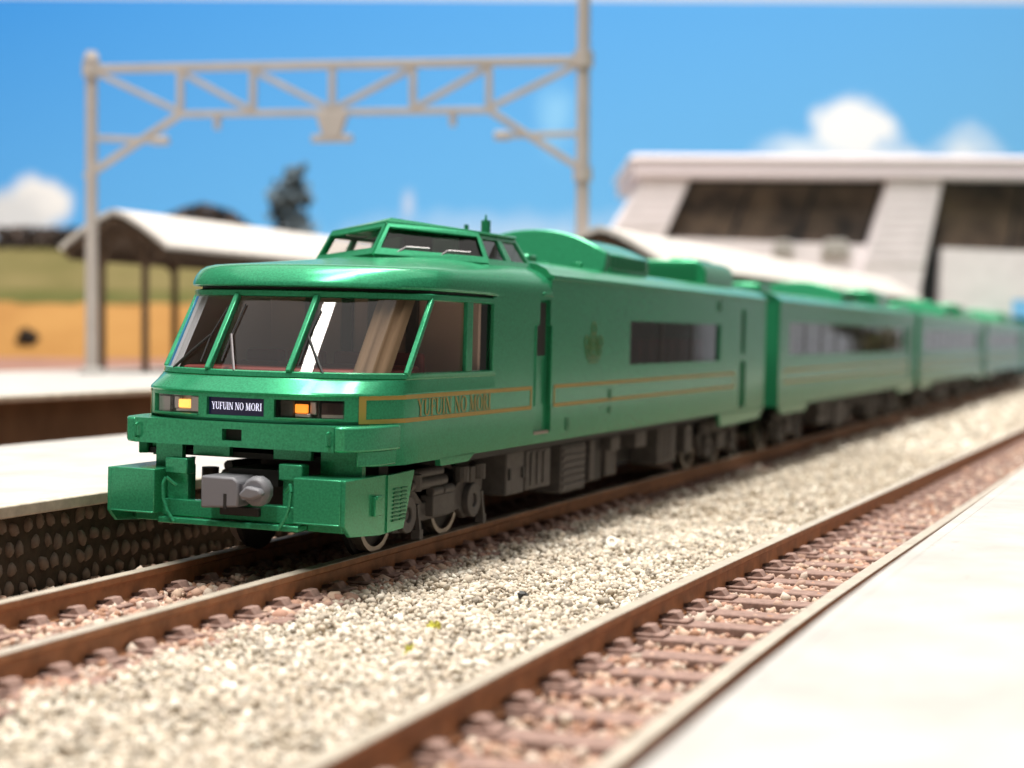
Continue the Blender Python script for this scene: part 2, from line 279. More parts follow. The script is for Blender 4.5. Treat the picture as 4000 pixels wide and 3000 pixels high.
# ---------------------------------------------------------------- platforms
def curve_slab(edge, side, width, zt, zb, ys, inset=0):
    prof = [(inset, zb), (inset, zt), (side*width, zt), (side*width, zb), (inset, zb)]
    return MB().loft(sweep([(p[0]*1.0, p[1]) for p in prof], edge, ys))
pl = thing('platform', 'near white platform with a cobbled wall, left of the train', 'platform', group='station platforms')
e1 = lambda y: -13.0
PY = [-60, 345]
MB().box(-52, -13.9, -60, 470, 3.35, 4.2).build('platform_top', CONC, pl, bevel=.08)
MB().box(-13.895, -13.0, -60, 470, 3.36, 4.215).build('coping', COPING, pl, bevel=.12)
MB().box(-51.5, -13.9, -60, 470, -2.7, 3.345).build('wall', WALLD, pl)
st = None; k = 0
for row in range(4):
    for i in range(54):
        yy = -19+i*1.45+random.uniform(-.35, .35)+.7*(row % 2); zz = -1.6+row*1.4+random.uniform(-.22, .22)
        if st is None or k < 4:
            b = bmesh.new(); bmesh.ops.create_uvsphere(b, u_segments=9, v_segments=6, radius=.5)
            for v in b.verts: v.co *= 1+random.uniform(-.14, .14)
            me = bpy.data.meshes.new('stone'); b.to_mesh(me); b.free(); me.materials.append(STONE); me.shade_smooth(); st = (st or [])+[me]; k += 1
        o = link('stone', random.choice(st), None, pl); o.location = (-13.95+random.uniform(-.05,.08), yy, zz); o.scale = (.95, random.uniform(.5, .85), random.uniform(.85, 1.3)); o.rotation_euler = (random.uniform(-.5, .5), 0, 0)
mb = MB(); uv = bmesh.new(); bmesh.ops.create_icosphere(uv, subdivisions=1, radius=.5); VV = [v.co.copy() for v in uv.verts]; FF = [tuple(x.index for x in f.verts) for f in uv.faces]; uv.free()
for row in range(5):
    for i in range(190):
        c = Vector((-13.92, 57+i*1.3+random.uniform(-.25,.25)+.65*(row%2), -1.75+row*1.12+random.uniform(-.2,.2))); s_ = (.8, random.uniform(.8,1.2), random.uniform(.9,1.3)); mb.add([c+Vector((v.x*s_[0], v.y*s_[1], v.z*s_[2])) for v in VV], FF)
o = mb.build('cobble_courses', STONE, pl, smooth=True, angle=70); o['kind'] = 'stuff'
pf = thing('platform', 'far white platform with a brown wall, behind the near platform', 'platform', group='station platforms')
MB().box(-165, -75.6, -60, 300, 7.2, 8.0).build('platform_top', CONC, pf, bevel=.2); MB().box(-75.6, -74.2, -60, 300, 7.15, 8.03).build('coping', COPING, pf, bevel=.2); MB().box(-164, -75.8, -60, 300, -2.7, 7.15).build('wall', BROWNW, pf)
MB().box(-75.75, -52.5, -60, 400, -2.72, -1.9).build('trench_bed', mat('trench_ballast', (.2, .085, .05), .95, var=.3, vscale=.3), pf)
pr_ = thing('platform', 'white platform in the right foreground corner', 'platform', group='station platforms')
ep = lambda y: 43.3+offp(y)
MB().loft(sweep([(.9, 2.2), (.9, 3.02), (25, 3.02), (25, 2.2), (.9, 2.2)], ep, YS)).build('platform_top', CONC, pr_)
MB().loft(sweep([(0, 2.3), (0, 2.95), (.1, 3.035), (.895, 3.035), (.895, 2.3), (0, 2.3)], ep, YS)).build('coping', CONC, pr_)
MB().loft(sweep([(.5, -2.7), (.5, 2.29), (24, 2.19), (24, -2.7)], ep, YS)).build('wall', BROWNW, pr_)
# ---------------------------------------------------------------- gantry, canopies, station, trees
def gantry():
    g = thing('catenary_gantry', 'cream lattice gantry of two poles and a truss beam over the tracks', 'gantry', (-135.7, 182, 8.0), (0, 0, math.atan2(17.6, 80)))
    H = 61.6; Wd = 96.2
    MB().cyl((0,0,0), (0,0,1.3), 2.6, 2.3, 16).build('footing', CONC, g, bevel=.2)
    MB().cyl((0,0,1.3), (0,0,H-.4), 1.2, 1.1, 14).cyl((0,0,H-.4), (0,0,H+1.2), 1.55, 1.0, 14).cyl((0,0,H-3.6), (0,0,H-.9), 1.75, 1.75, 14).build('pole', POLE, g, smooth=True)
    MB().cyl((Wd,0,-5), (Wd,0,88), 1.3, 1.2, 14).cyl((Wd,0,H-3.4), (Wd,0,H-.6), 1.9, 1.9, 14).cyl((Wd,0,37), (Wd,0,39.5), 1.8, 1.8, 14).build('pole', POLE, g, smooth=True)
    zt, zb = H-2.2, H-11.2; xs = [1.2, 18.0, 32.5, 48.1, 63.8, 78.4, Wd-1.2]
    MB().bar((0,0,zt), (Wd,0,zt), 1.4, 1.5).build('top_chord', POLE, g, bevel=.15); MB().bar((xs[1]-.6,0,zb), (xs[5]+.6,0,zb), 1.1, 1.2).build('bottom_chord', POLE, g, bevel=.15)
    for x in xs[1:6]: MB().bar((x,0,zb+.7), (x,0,zt-.8), 1.2).build('upright', POLE, g, bevel=.1)
    for a, b in ((0,1),(1,2),(2,3),(6,5),(5,4),(4,3)):
        mb = MB().bar((xs[a],0,zt-.8), (xs[b],0,zb+.4), 1.1); o = mb.build('diagonal', POLE, g, bevel=.1)
    MB().bar((xs[1],0,zb), (-1.3,0,H-23.2), 1.3).build('corner_brace', POLE, g, bevel=.12); MB().bar((xs[5],0,zb), (Wd+1.3,0,H-23.4), 1.3).build('corner_brace', POLE, g, bevel=.12)
    MB().bar((1,0,H-15.6), (13,0,H-16.2), 1.1).cyl((12.5,0,H-16.2), (15.6,0,H-16.2), .9, .9).build('insulator_arm', POLE, g, bevel=.1); MB().bar((Wd-1,0,H-15.8), (82,0,H-16), 1.0).cyl((82.5,0,H-16), (79.5,0,H-16), .9, .9).build('insulator_arm', POLE, g, bevel=.1)
    MB().prism([(44.9,zb),(51.3,zb),(49.7,zb-5),(46.5,zb-5)], 'y', -.9, .9).build('hanger_bracket', POLE, g, bevel=.15); MB().bar((44.2,0,zb-5), (52.1,0,zb-5), 1.5, 1.4).build('insulator_bar', POLE, g, bevel=.2)
    for x in (25.4, 71.5): MB().cyl((x,0,zb-.6), (x,0,zb-3), .75, .6).build('dropper', POLE, g)
    MB().bar((Wd-1,0,77.5), (Wd-6.5,0,77.8), .9).cyl((Wd-6.3,0,78), (Wd-6.3,0,73.5), .8, .7).build('side_arm', POLE, g)
gantry()
def canopy(label, loc, rotz, length, H, hw, drop, posts):
    c = thing('platform_canopy', label, 'canopy', loc, (0,0,rotz), 'platform canopies')
    for s in (-1, 1): 
        n = 7; prof = []
        for i in range(n): u = i/(n-1); prof.append((s*hw*u, H-drop*(u**1.35)))
        vs = [[(p[0], y, p[1]) for p in prof] for y in (0, length)]
        MB().loft(vs).build('roof_slope', ROOFW, c, smooth=True, solid=.9, angle=60)
    for i in range(int(length/9)):
        y = 1.2+i*9; mb = MB()
        for s in (-1, 1): mb.bar((0,y,H-1.9), (s*(hw-1),y,H-drop-.9), .9, 1.1)
        mb.build('rafter', TIMBER, c)
    MB().prism([(-hw+.6,H-drop-1.25),(0,H-1.7),(hw-.6,H-drop-1.25),(hw-.6,H-drop-1.6),(0,H-2.3),(-hw+.6,H-drop-1.6)], 'y', .4, length-.4).build('soffit', TIMBER, c)
    MB().box(-.7, .7, .8, length-.8, H-3.2, H-1.6).build('ridge_beam', TIMBER, c)
    for s in (-1, 1): MB().box(s*(hw-2.2)-.5, s*(hw-2.2)+.5, .8, length-.8, H-drop-2.6, H-drop-1.2).build('eave_beam', TIMBER, c)
    for i in range(posts):
        y = 4+i*28
        for s in (-1, 1):
            MB().box(s*5.2-.55, s*5.2+.55, y-.55, y+.55, 0, H-4.6).build('post', TIMBER, c)
            MB().bar((s*5.2,y,H-12), (s*9.6,y,H-drop-.6), .8).bar((s*5.2,y,H-12), (s*1,y,H-3), .8).build('post_brace', TIMBER, c)
        MB().box(-6, 6, y-.45, y+.45, H-5.6, H-4.4).build('cross_beam', TIMBER, c)
canopy('pale roofed platform canopy on dark posts at the left, on the far platform', (-141, 197, 8.0), 0, 130, 33.5, 13.2, 7.6, 4)
canopy('white roofed platform canopy emerging behind the green roof units of the train', (-33.5, 187, 4.2), R(-2.6), 262, 31.3, 13.0, 7.0, 9)
def station():
    b = thing('station_building', 'pale station building with slanting pillars and large dark windows', 'building', (-131.3, 515.5, -11.5), (0, 0, R(YAW)))
    b.scale = (1.488,)*3
    Z = lambda py: 18.1+(1330-py)*.0654
    MB().box(4, 135, -3, 62, Z(700), Z(612)).build('roof', mat('mauve_roof', (.8, .72, .77), .8), b, bevel=.5)
    MB().box(3.2, 136, -3.8, 63, Z(640), Z(622)).build('roof_edge', STUCCO, b, bevel=.3)
    P = lambda pts: [((x-2400)*.0654, Z(y)) for x, y in pts]
    MB().prism(P([(2505,701),(2690,701),(2590,930),(2500,1150),(2290,1150),(2400,880)]), 'y', -1, 40).build('slanting_pillar', STUCCO, b, bevel=.3)
    MB().prism(P([(3462,701),(3672,701),(3590,1120),(3590,1700),(3340,1700),(3340,1120),(3390,950)]), 'y', -1, 40).build('slanting_pillar', STUCCO, b, bevel=.3)
    def window(pts, y0, nm):
        w = MB().prism(P(pts), 'y', 5.2, 6.0).build('window', SMOKE, b)
        (x0, ya), (x1, yb), (x2, yc), (x3, yd) = P(pts)
        for t in ([.33, .66] if nm else [.45]):
            xa = x0+(x1-x0)*t; xb = x3+(x2-x3)*t; MB().bar((xa, 4.9, ya), (xb, 4.9, yd), .7).build('mullion', SLATE, w)
        MB().bar((x0,4.8,ya), (x3,4.8,yd), 1.6).bar((x1,4.8,yb), (x2,4.8,yc), 1.2).bar((x0,4.8,ya), (x1,4.8,yb), 1.2).build('frame', SLATE, w)
    window([(2690,701),(3462,705),(3385,965),(2580,960)], 5, 1)
    window([(3672,701),(4400,705),(4380,985),(3600,985)], 5, 0)
    MB().prism(P([(2580,930),(3390,955),(3340,1120),(3340,1700),(2500,1700),(2500,1150)]), 'y', 1.5, 5).build('wall', STUCCO, b)
    MB().prism(P([(3680,965),(3960,975),(3950,1700),(3660,1700)]), 'y', 1.2, 5).build('wall', STUCCO, b)
    MB().prism(P([(3959,975),(4400,985),(4400,1165),(3959,1165)]), 'y', 1.2, 5).build('wall', STUCCO, b)
    MB().box((3560-2400)*.0654, (3740-2400)*.0654, 5.05, 5.15, Z(1700), Z(960)).build('recess', SLATE, b)
    for (x, y, w_) in ((3010,940,90),(3200,935,120)):
        MB().prism(P([(x,y+60),(x+w_,y+60),(x+w_*.85,y),(x+w_*.15,y)]), 'y', -.4, 1.2).build('window_box', CONC, b, bevel=.5)
    # siding boards on the pillars: shallow raised strips
    for i in range(9):
        y = 735+i*34; x0 = 2505-(y-701)*.57; x1 = 2690-(y-701)*.43
        if y < 900: MB().prism(P([(x0+6,y),(x1-6,y),(x1-14,y+26),(x0-6,y+26)]), 'y', -1.35, -1.0).build('siding_board', STUCCO, b)
        x0 = 3462-(y-701)*.29; x1 = 3672-(y-701)*.2
        MB().prism(P([(x0+6,y),(x1-6,y),(x1-12,y+26),(x0-3,y+26)]), 'y', -1.35, -1.0).build('siding_board', STUCCO, b)
station()
def tree(name, label, loc, h, r, m, n, conic=True, cat='tree', leaf=1.3):
    t = thing(name, label, cat, loc)
    MB().cyl((0,0,-1), (0,0,h*.75), r*.12, r*.04, 8).cyl((0,0,h*.4), (r*.4,0,h*.65), r*.05, r*.02, 6).build('trunk', BARK, t)
    mb = MB()
    cl = [(rng.normal(), rng.normal(), random.random()) for _ in range(22)]
    for _ in range(n):
        c = random.choice(cl); z = h*(.22+.78*c[2])+rng.normal()*h*.05; w = r*((1-c[2])*.85+.15 if conic else math.sin(math.pi*(.15+.8*c[2])))
        p = Vector((c[0]*w*.5+rng.normal()*r*.16, c[1]*w*.5+rng.normal()*r*.16, z)); a = Vector(rng.normal(size=3)).normalized()*leaf*random.uniform(.6,1.3); b = a.orthogonal().normalized()*leaf*.6
        mb.add([p-a, p+b, p+a, p-b], [(0,1,2,3)])
    mb.build('crown', m, t); return t
def along(x, d, z): p = skyc+hy*(d-640)+hz*x; return (p.x, p.y, z)
tree('conifer_tree', 'dark conifer standing behind the platform canopy, left of the train roof', along(-80, 610, 40), 34, 11, LEAF, 900, leaf=2.0)
tree('bush', 'olive green bush at the right edge beyond the last carriage', along(151, 440, 3), 25, 9, LEAFO, 900, False, 'bush', 1.4)
wd = MB()
for _ in range(2600):
    x = random.uniform(-138, -86); e = 1-((x+112)/27)**2; p = Vector(along(x, 612+random.uniform(-5, 5), 44+random.random()*max(.3, e)*19)); a = Vector(rng.normal(size=3)).normalized()*1.6; b = a.orthogonal().normalized()*1.1; wd.add([p-a, p+b, p+a, p-b], [(0,1,2,3)])
for _ in range(1200):
    x = random.uniform(-185, -140); p = Vector(along(x, 606+random.uniform(-5, 5), 42+random.random()*12)); a = Vector(rng.normal(size=3)).normalized()*1.5; b = a.orthogonal().normalized()*1.1; wd.add([p-a, p+b, p+a, p-b], [(0,1,2,3)])
o = wd.build('wooded_hill', LEAFB); struct(o, 'stuff')
clump(mat('dark_shrub', (.02, .013, .008), .9), along(-152, 528, 13.2), (3.4, 3.4, 4.2), 260, 'shrub', 'small dark round shrub at the foot of the ochre bank', 'shrub', 1.2)
# ---------------------------------------------------------------- the train
HW = 9.65
US = sorted(set([0, 1.1, 2.2, 2.55, 2.9, 3.14, 3.6, 4.4, 5.3, 5.65, 5.8, 6.6, 7.35, 8.0, 8.5, 8.9, 9.2, 9.42, 9.56, 9.65]))
XS = [-u for u in reversed(US) if u > 0]+US
gA = lambda u: 1.6+2.8*u**2.2+3.6*u**10
gB = lambda u: 2.9+3.3*u**1.9+2.1*u**6
gC = lambda u: 6.9+3.35*u**1.9+2.1*u**6
gD = lambda u: 6.6+3.6*u**2.2+3.0*u**10
def ring(g, dy, hw, z, yend, ny=6, zc=0):
    f = [(x*hw/HW, g(abs(x)/HW)+dy, z+zc*(1-(abs(x)/HW)**2)) for x in XS]; ys = f[0][1]
    back = [ys+(yend-ys)*(i/ny) for i in range(1, ny+1)]
    return [(-hw, y, z) for y in reversed(back)]+f+[(hw, y, z) for y in back]
def curve_strip(g, dy, hw, z0, z1, x0, x1, off=0.0, n=14):
    a = []
    for i in range(n+1):
        x = x0+(x1-x0)*i/n; a.append((x*hw/HW, g(abs(x)/HW)+dy))
    return a
def holed_plate(us, vs, holes, P, th):   # plate in (u, v) with openings and reveals; P(u, v, depth) -> point
    us = sorted(set(us)); vs = sorted(set(vs)); mb = MB(); nu, nv = len(us)-1, len(vs)-1
    on = [[not any(h[0] < (us[i]+us[i+1])/2 < h[1] and h[2] < (vs[j]+vs[j+1])/2 < h[3] for h in holes) for j in range(nv)] for i in range(nu)]
    for i in range(nu):
        for j in range(nv):
            if not on[i][j]: continue
            a, b, c, d = us[i], us[i+1], vs[j], vs[j+1]
            for k in (0, th): mb.add([P(a,c,k), P(b,c,k), P(b,d,k), P(a,d,k)], [(0,1,2,3)])
            for (di, dj, e) in ((-1,0,(a,c,a,d)),(1,0,(b,c,b,d)),(0,-1,(a,c,b,c)),(0,1,(a,d,b,d))):
                ii, jj = i+di, j+dj
                if not (0 <= ii < nu and 0 <= jj < nv and on[ii][jj]): mb.add([P(e[0],e[1],0), P(e[2],e[3],0), P(e[2],e[3],th), P(e[0],e[1],th)], [(0,1,2,3)])
    return mb
def side_panel(name, m, parent, sx, y0, y1, z0, z1, holes, x=HW, th=.45):
    ys = [y for y in [y0, y1]+[h[0] for h in holes]+[h[1] for h in holes] if y0 <= y <= y1]; zs = [z for z in [z0, z1]+[h[2] for h in holes]+[h[3] for h in holes] if z0 <= z <= z1]
    return holed_plate(ys, zs, holes, lambda u, v, k: (sx*(x-k), u, v), th).build(name, m, parent, solid=0, smooth=True, angle=20)
def roof(parent, y0, y1):
    pr = [(-9.55,20.55),(-9.85,20.62),(-9.85,20.95),(-9.5,21.05),(-9.1,21.5),(-8.2,21.9),(-6,22.28),(-3,22.48),(0,22.55),(3,22.48),(6,22.28),(8.2,21.9),(9.1,21.5),(9.5,21.05),(9.85,20.95),(9.85,20.62),(9.55,20.55)]
    return MB().loft([[(p[0], y, p[1]) for p in pr] for y in (y0, y1)]).add([(p[0], y1, p[1]) for p in pr], [tuple(range(len(pr)))]).add([(p[0], y0, p[1]) for p in pr], [tuple(range(len(pr)))]).build('roof', GREEN, parent, smooth=True, angle=40)
def arch_unit(parent, y0, y1, hw=7.3, zs=23.8, zt=25.75):
    n = 14; top = [(-hw+2*hw*i/n, zs+(zt-zs)*(1-(abs(-1+2*i/n))**2.1)) for i in range(n+1)]
    pts = [(-hw, 22.1)]+top+[(hw, 22.1)]
    u = MB().prism(pts, 'y', y0+3.4, y1).build('roof_unit', GREEN, parent, bevel=.2, angle=30)
    t2 = [(-hw-.35, 22.05)]+[(-hw-.35+2*(hw+.35)*i/n, zs+.1+(zt+.3-zs)*(1-(abs(-1+2*i/n))**2.1)) for i in range(n+1)]+[(hw+.35, 22.05)]
    sl = lambda z: y0+1.5*(z-22.05)/5.0
    k = len(t2); MB().add([(x, sl(z), z) for x, z in t2]+[(x, max(sl(z), y0)+1.3, z) for x, z in t2], [tuple(range(k-1,-1,-1)), tuple(range(k, 2*k))]+[(i, (i+1)%k, k+(i+1)%k, k+i) for i in range(k)]).build('front_fairing', GREEN, u, bevel=.15, angle=30)
    mb = MB()
    for i in range(9): mb.box(hw+.0, hw+.12, y0+2.4+i*1.45, y0+3.2+i*1.45, 22.5, 23.7)
    mb.build('grille_slat', GREEN_IN, u)
    for s in (-4.6, -2.2, 1.5, 4.9): MB().box(s-.5, s+.5, y0-.45, y0+.05, 22.3, 22.85).build('clip', GREEN, u, bevel=.06)
    return u
def box_unit(parent, y0, y1, hw=7.0, zt=25.0):
    u = MB().prism([(-hw,22),(-hw,zt-1.3),(-hw+.5,zt-.4),(-hw+1.5,zt),(hw-1.5,zt),(hw-.5,zt-.4),(hw,zt-1.3),(hw,22)], 'y', y0, y1).build('roof_unit', GREEN, parent, bevel=.2)
    MB().box(-hw+1.2, hw-1.2, y0-.12, y0+.02, 22.7, zt-.8).build('grille', GREEN_IN, u)
    for s in (-1, 1): MB().box(s*3.2-1.3, s*3.2+1.3, y0+2, y1-2, zt-.02, zt+.35).build('hatch', GREEN, u, bevel=.1)
    return u
def bogie(parent, yc):
    b = MB().box(-6.6, 6.6, yc-1.6, yc+1.6, 2.2, 4.9).box(-6.4, 6.4, yc-9, yc+9, 4.2, 5.0).build('bogie', BLACKP, parent)
    for s in (-1, 1):
        x = s*7.1
        pts = [(yc-9.2,4.3),(yc-7.6,4.75),(yc-4.2,4.5),(yc-2.6,3.4),(yc+2.6,3.4),(yc+4.2,4.5),(yc+7.6,4.75),(yc+9.2,4.3),(yc+9.0,3.2),(yc+7.6,1.6),(yc+5.6,1.45),(yc+4.3,2.3),(yc+2.4,2.0),(yc-2.4,2.0),(yc-4.3,2.3),(yc-5.6,1.45),(yc-7.6,1.6),(yc-9.0,3.2)]
        MB().prism(pts, 'x', x-.3, x+.3).build('side_frame', GREY, b, bevel=.1)
        for dy in (-6.2, 6.2):
            a = MB().ring((yc+dy, 2.85), 'x', .55, 1.35, x+s*.3, x+s*.85).cyl((x, yc+dy, 2.85), (x+s*.65, yc+dy, 2.85), .5).box(x-.1, x+s*.7 if s > 0 else x+.1, yc+dy-.5, yc+dy+.5, 4.2, 5.5) if s > 0 else MB().ring((yc+dy, 2.85), 'x', .55, 1.35, x-.85, x-.3).cyl((x, yc+dy, 2.85), (x-.65, yc+dy, 2.85), .5)
            a.build('axle_box', GREY, b, bevel=.08)
            MB().cyl((x+s*.35, yc+dy-1.7, 4.4), (x+s*.35, yc+dy-1.7, 5.6), .65).cyl((x+s*.35, yc+dy+1.7, 4.4), (x+s*.35, yc+dy+1.7, 5.6), .65).build('spring', GREY, b)
            MB().bar((x+s*.5, yc+dy+2.0, 3.4), (x+s*.5, yc+dy+2.6, 1.1), .35).box(min(x,x+s*.7), max(x,x+s*.7), yc+dy+2.3, yc+dy+2.9, .8, 1.5).build('brake_rod', GREY, b)
        MB().box(min(x-.2*s,x+.9*s), max(x-.2*s,x+.9*s), yc-2.0, yc+2.0, 2.3, 3.9).cyl((x+.6*s, yc-2.0, 4.15), (x+.6*s, yc-.1, 4.15), .38).cyl((x+.6*s, yc+.1, 4.15), (x+.6*s, yc+2.0, 4.15), .38).build('bolster', GREY, b, bevel=.1)
        MB().cyl((x+.2*s, yc-5.6, 5.55), (x+.2*s, yc+.6, 5.55), .4).cyl((x+.35*s, yc-5.6, 4.85), (x+.35*s, yc+.9, 4.85), .48).build('air_tank', GREY, b, smooth=True)
        for dy in (-6.2, 6.2):
            w = MB().ring((yc+dy, 2.82), 'x', 2.42, 2.82, min(s*4.5,s*5.35), max(s*4.5,s*5.35), 30).build('wheel', STEEL, b); MB().cyl((s*4.1, yc+dy, 2.82), (s*4.5, yc+dy, 2.82), 3.25, 3.25, 30).cyl((s*4.5, yc+dy, 2.82), (s*5.0, yc+dy, 2.82), 2.41, 2.41, 24).build('wheel_disc', BLACKP, b)
    for dy in (-6.2, 6.2): MB().cyl((-4.6, yc+dy, 2.82), (4.6, yc+dy, 2.82), .5).build('axle', BLACKP, b)
    return b
def underfloor(parent, shift=0, y1=120.5):
    MB().box(-8.6, 8.6, 16, y1-1, 6.2, 7.2).box(-5.5, 5.5, 27+shift, 98, 2.6, 6.3).build('underframe', BLACKP, parent)
    def bx(name, ya, yb, za, zb, x0=5.4, x1=8.5, groove=0, m=GREY):
        for s in (-1, 1):
            mb = MB().box(min(s*x0,s*x1), max(s*x0,s*x1), ya+shift, yb+shift, za, zb)
            o = mb.build(name, m, parent, bevel=.15)
            if groove == 1:
                g = MB()
                for i in range(1, 4): yy = ya+shift+(yb-ya)*i/4; g.box(min(s*(x1+.0),s*(x1+.14)), max(s*(x1+.0),s*(x1+.14)), yy-.62, yy+.1, za+.4, zb-.3)
                g.build('cover_rib', m, o, bevel=.04)
            if groove == 2:
                g = MB()
                for i in range(6): zz = za+.4+i*(zb-za-.5)/6; g.box(min(s*x1,s*(x1+.12)), max(s*x1,s*(x1+.12)), ya+shift+.3, yb+shift-.3, zz, zz+.38)
                g.build('louvre', m, o)
            if groove == 3:
                MB().box(min(s*x1,s*(x1+.15)), max(s*x1,s*(x1+.15)), ya+shift+.4, ya+shift+.8, (za+zb)/2-.5, (za+zb)/2+.4).box(min(s*x1,s*(x1+.15)), max(s*x1,s*(x1+.15)), yb+shift-.7, yb+shift-.3, (za+zb)/2-.5, (za+zb)/2+.4).build('hinge', BLACKP, o)
    bx('battery_box', 30.6, 34.7, 2.7, 6.25, groove=3); bx('equipment_case', 35.2, 41.3, 2.75, 6.2, groove=1); bx('radiator_case', 44.1, 50.8, 1.75, 6.1, groove=2)
    bx('engine_block', 53.4, 58.4, 1.9, 6.0, x1=7.6, m=BLACKP); bx('pipe_cover', 53.2, 54.6, 2.2, 6.1, x0=7.3, x1=8.2); bx('exhaust_box', 58.7, 61.6, 4.7, 6.1); bx('engine_sump', 60.5, 64, 2.0, 5.2, x1=7.4)
    bx('relay_box', 67.0, 70.7, 4.5, 6.2); bx('fuel_tank', 75.2, 82.1, 2.15, 6.2, groove=1); bx('air_reservoir', 86.2, 89.1, 2.75, 6.0)
def side_print(parent, y0, y1, front=False):
    for s in (-1, 1):
        mb = MB(); X = s*(HW+.035); w = .17
        if front:
            pts = [(s*x, gA(x/HW)) for x in [8.05+.16*i for i in range(11)]]; pts[-1] = (s*HW, gA(1)); pts += [(s*HW, y1)]
        else: pts = [(s*HW, y0), (s*HW, y1)]
        def ribbon(pp, za, zb):
            r0, r1 = [], []
            for i, p in enumerate(pp):
                a = pp[max(0, i-1)]; b = pp[min(len(pp)-1, i+1)]; t = Vector((b[0]-a[0], b[1]-a[1])).normalized(); n = Vector((t.y, -t.x)); n = n if n.x*s > 0 or (abs(n.x) < 1e-3) else -n
                q = Vector(p)+n*.04; r0.append((q.x, q.y, za)); r1.append((q.x, q.y, zb))
            mb.loft([r0, r1])
        ribbon(pts, 11.36-.0, 11.66); ribbon(pts, 9.76, 10.06)
        if front: ribbon(pts[:3], 10.06, 11.36)
        else: mb.box(min(X,X-s*.03), max(X,X-s*.03), y0, y0+.28, 10.06, 11.36)
        mb.box(min(X,X-s*.03), max(X,X-s*.03), y1-.28, y1, 10.06, 11.36)
        mb.build('gold_line', GOLD, parent)
def slit_door(parent, sx, y0, low=7.7):
    x = sx*(HW-.38)
    d = MB().box(min(x,x-sx*.3), max(x,x-sx*.3), y0-.2, y0+4.4, low-.2, 19.4).build('door', GREEN, parent)
    g = MB().box(min(x,x+sx*.06), max(x,x+sx*.06), y0+1.3, y0+3.3, 14.15, 18.6); g.build('pane', DARK, d, bevel=.04)
    MB().box(min(x,x+sx*.05), max(x,x+sx*.05), y0+1.05, y0+3.55, 13.85, 14.14).box(min(x,x+sx*.05), max(x,x+sx*.05), y0+1.1, y0+3.5, 16.8, 17.15).build('sash', GREEN, d)
    MB().box(min(x,x+sx*.42), max(x,x+sx*.42), y0+.1, y0+3.6, low-.1, low+.14).build('step', STEEL, d)
    for dy in (.12, 3.95): MB().cyl((x+sx*.36, y0+dy, 10), (x+sx*.36, y0+dy, 16.7), .12).build('handrail', GREEN, d)
    return d
def door_holes(y0, low=7.7): return [(y0, y0+4.2, low, 16.7), (y0+1.0, y0+3.6, 16.69, 19.0)]
def window_strip(parent, sx, y0, y1, z0, z1, n, curtains):
    x = sx*(HW-.3)
    w = MB().add([(x,y0-.2,z0-.2),(x,y1+.2,z0-.2),(x,y1+.2,z1+.2),(x,y0-.2,z1+.2)], [(0,1,2,3)]).build('window', WGLASS, parent)
    for i in range(1, n): yy = y0+(y1-y0)*i/n; MB().box(min(x+sx*.01,x+sx*.06), max(x+sx*.01,x+sx*.06), yy-.3, yy+.3, z0, z1).build('mullion', BLACKP, w)
    for (a, b) in curtains: MB().box(min(x-sx*.5,x-sx*.9), max(x-sx*.5,x-sx*.9), a, b, z0-.3, z1+.3).build('curtain', CURTAIN, w, bevel=.1)
    return w
def interior(parent, y0, y1, n):
    MB().box(-8.6, 8.6, y0, y1, 11.2, 11.8).box(-.3, .3, y0, y1, 11.8, 19.6).build('interior_floor', TAN, parent)
    mb = MB()
    for i in range(n):
        yy = y0+3+(y1-y0-5)*i/n
        for s in (-1, 1): mb.box(s*5.2-2.6, s*5.2+2.6, yy, yy+1.5, 11.8, 15.6).box(s*5.2-2.6, s*5.2+2.6, yy-2.2, yy, 11.8, 13.2)
    mb.build('seat', RED, parent)
def end_wall(parent, y, name='end_wall'):
    MB().prism([(-9.6,6.6),(9.6,6.6),(9.6,20.8),(8.4,21.8),(5,22.3),(-5,22.3),(-8.4,21.8),(-9.6,20.8)], 'y', y-.4, y).build(name, GREEN, parent)
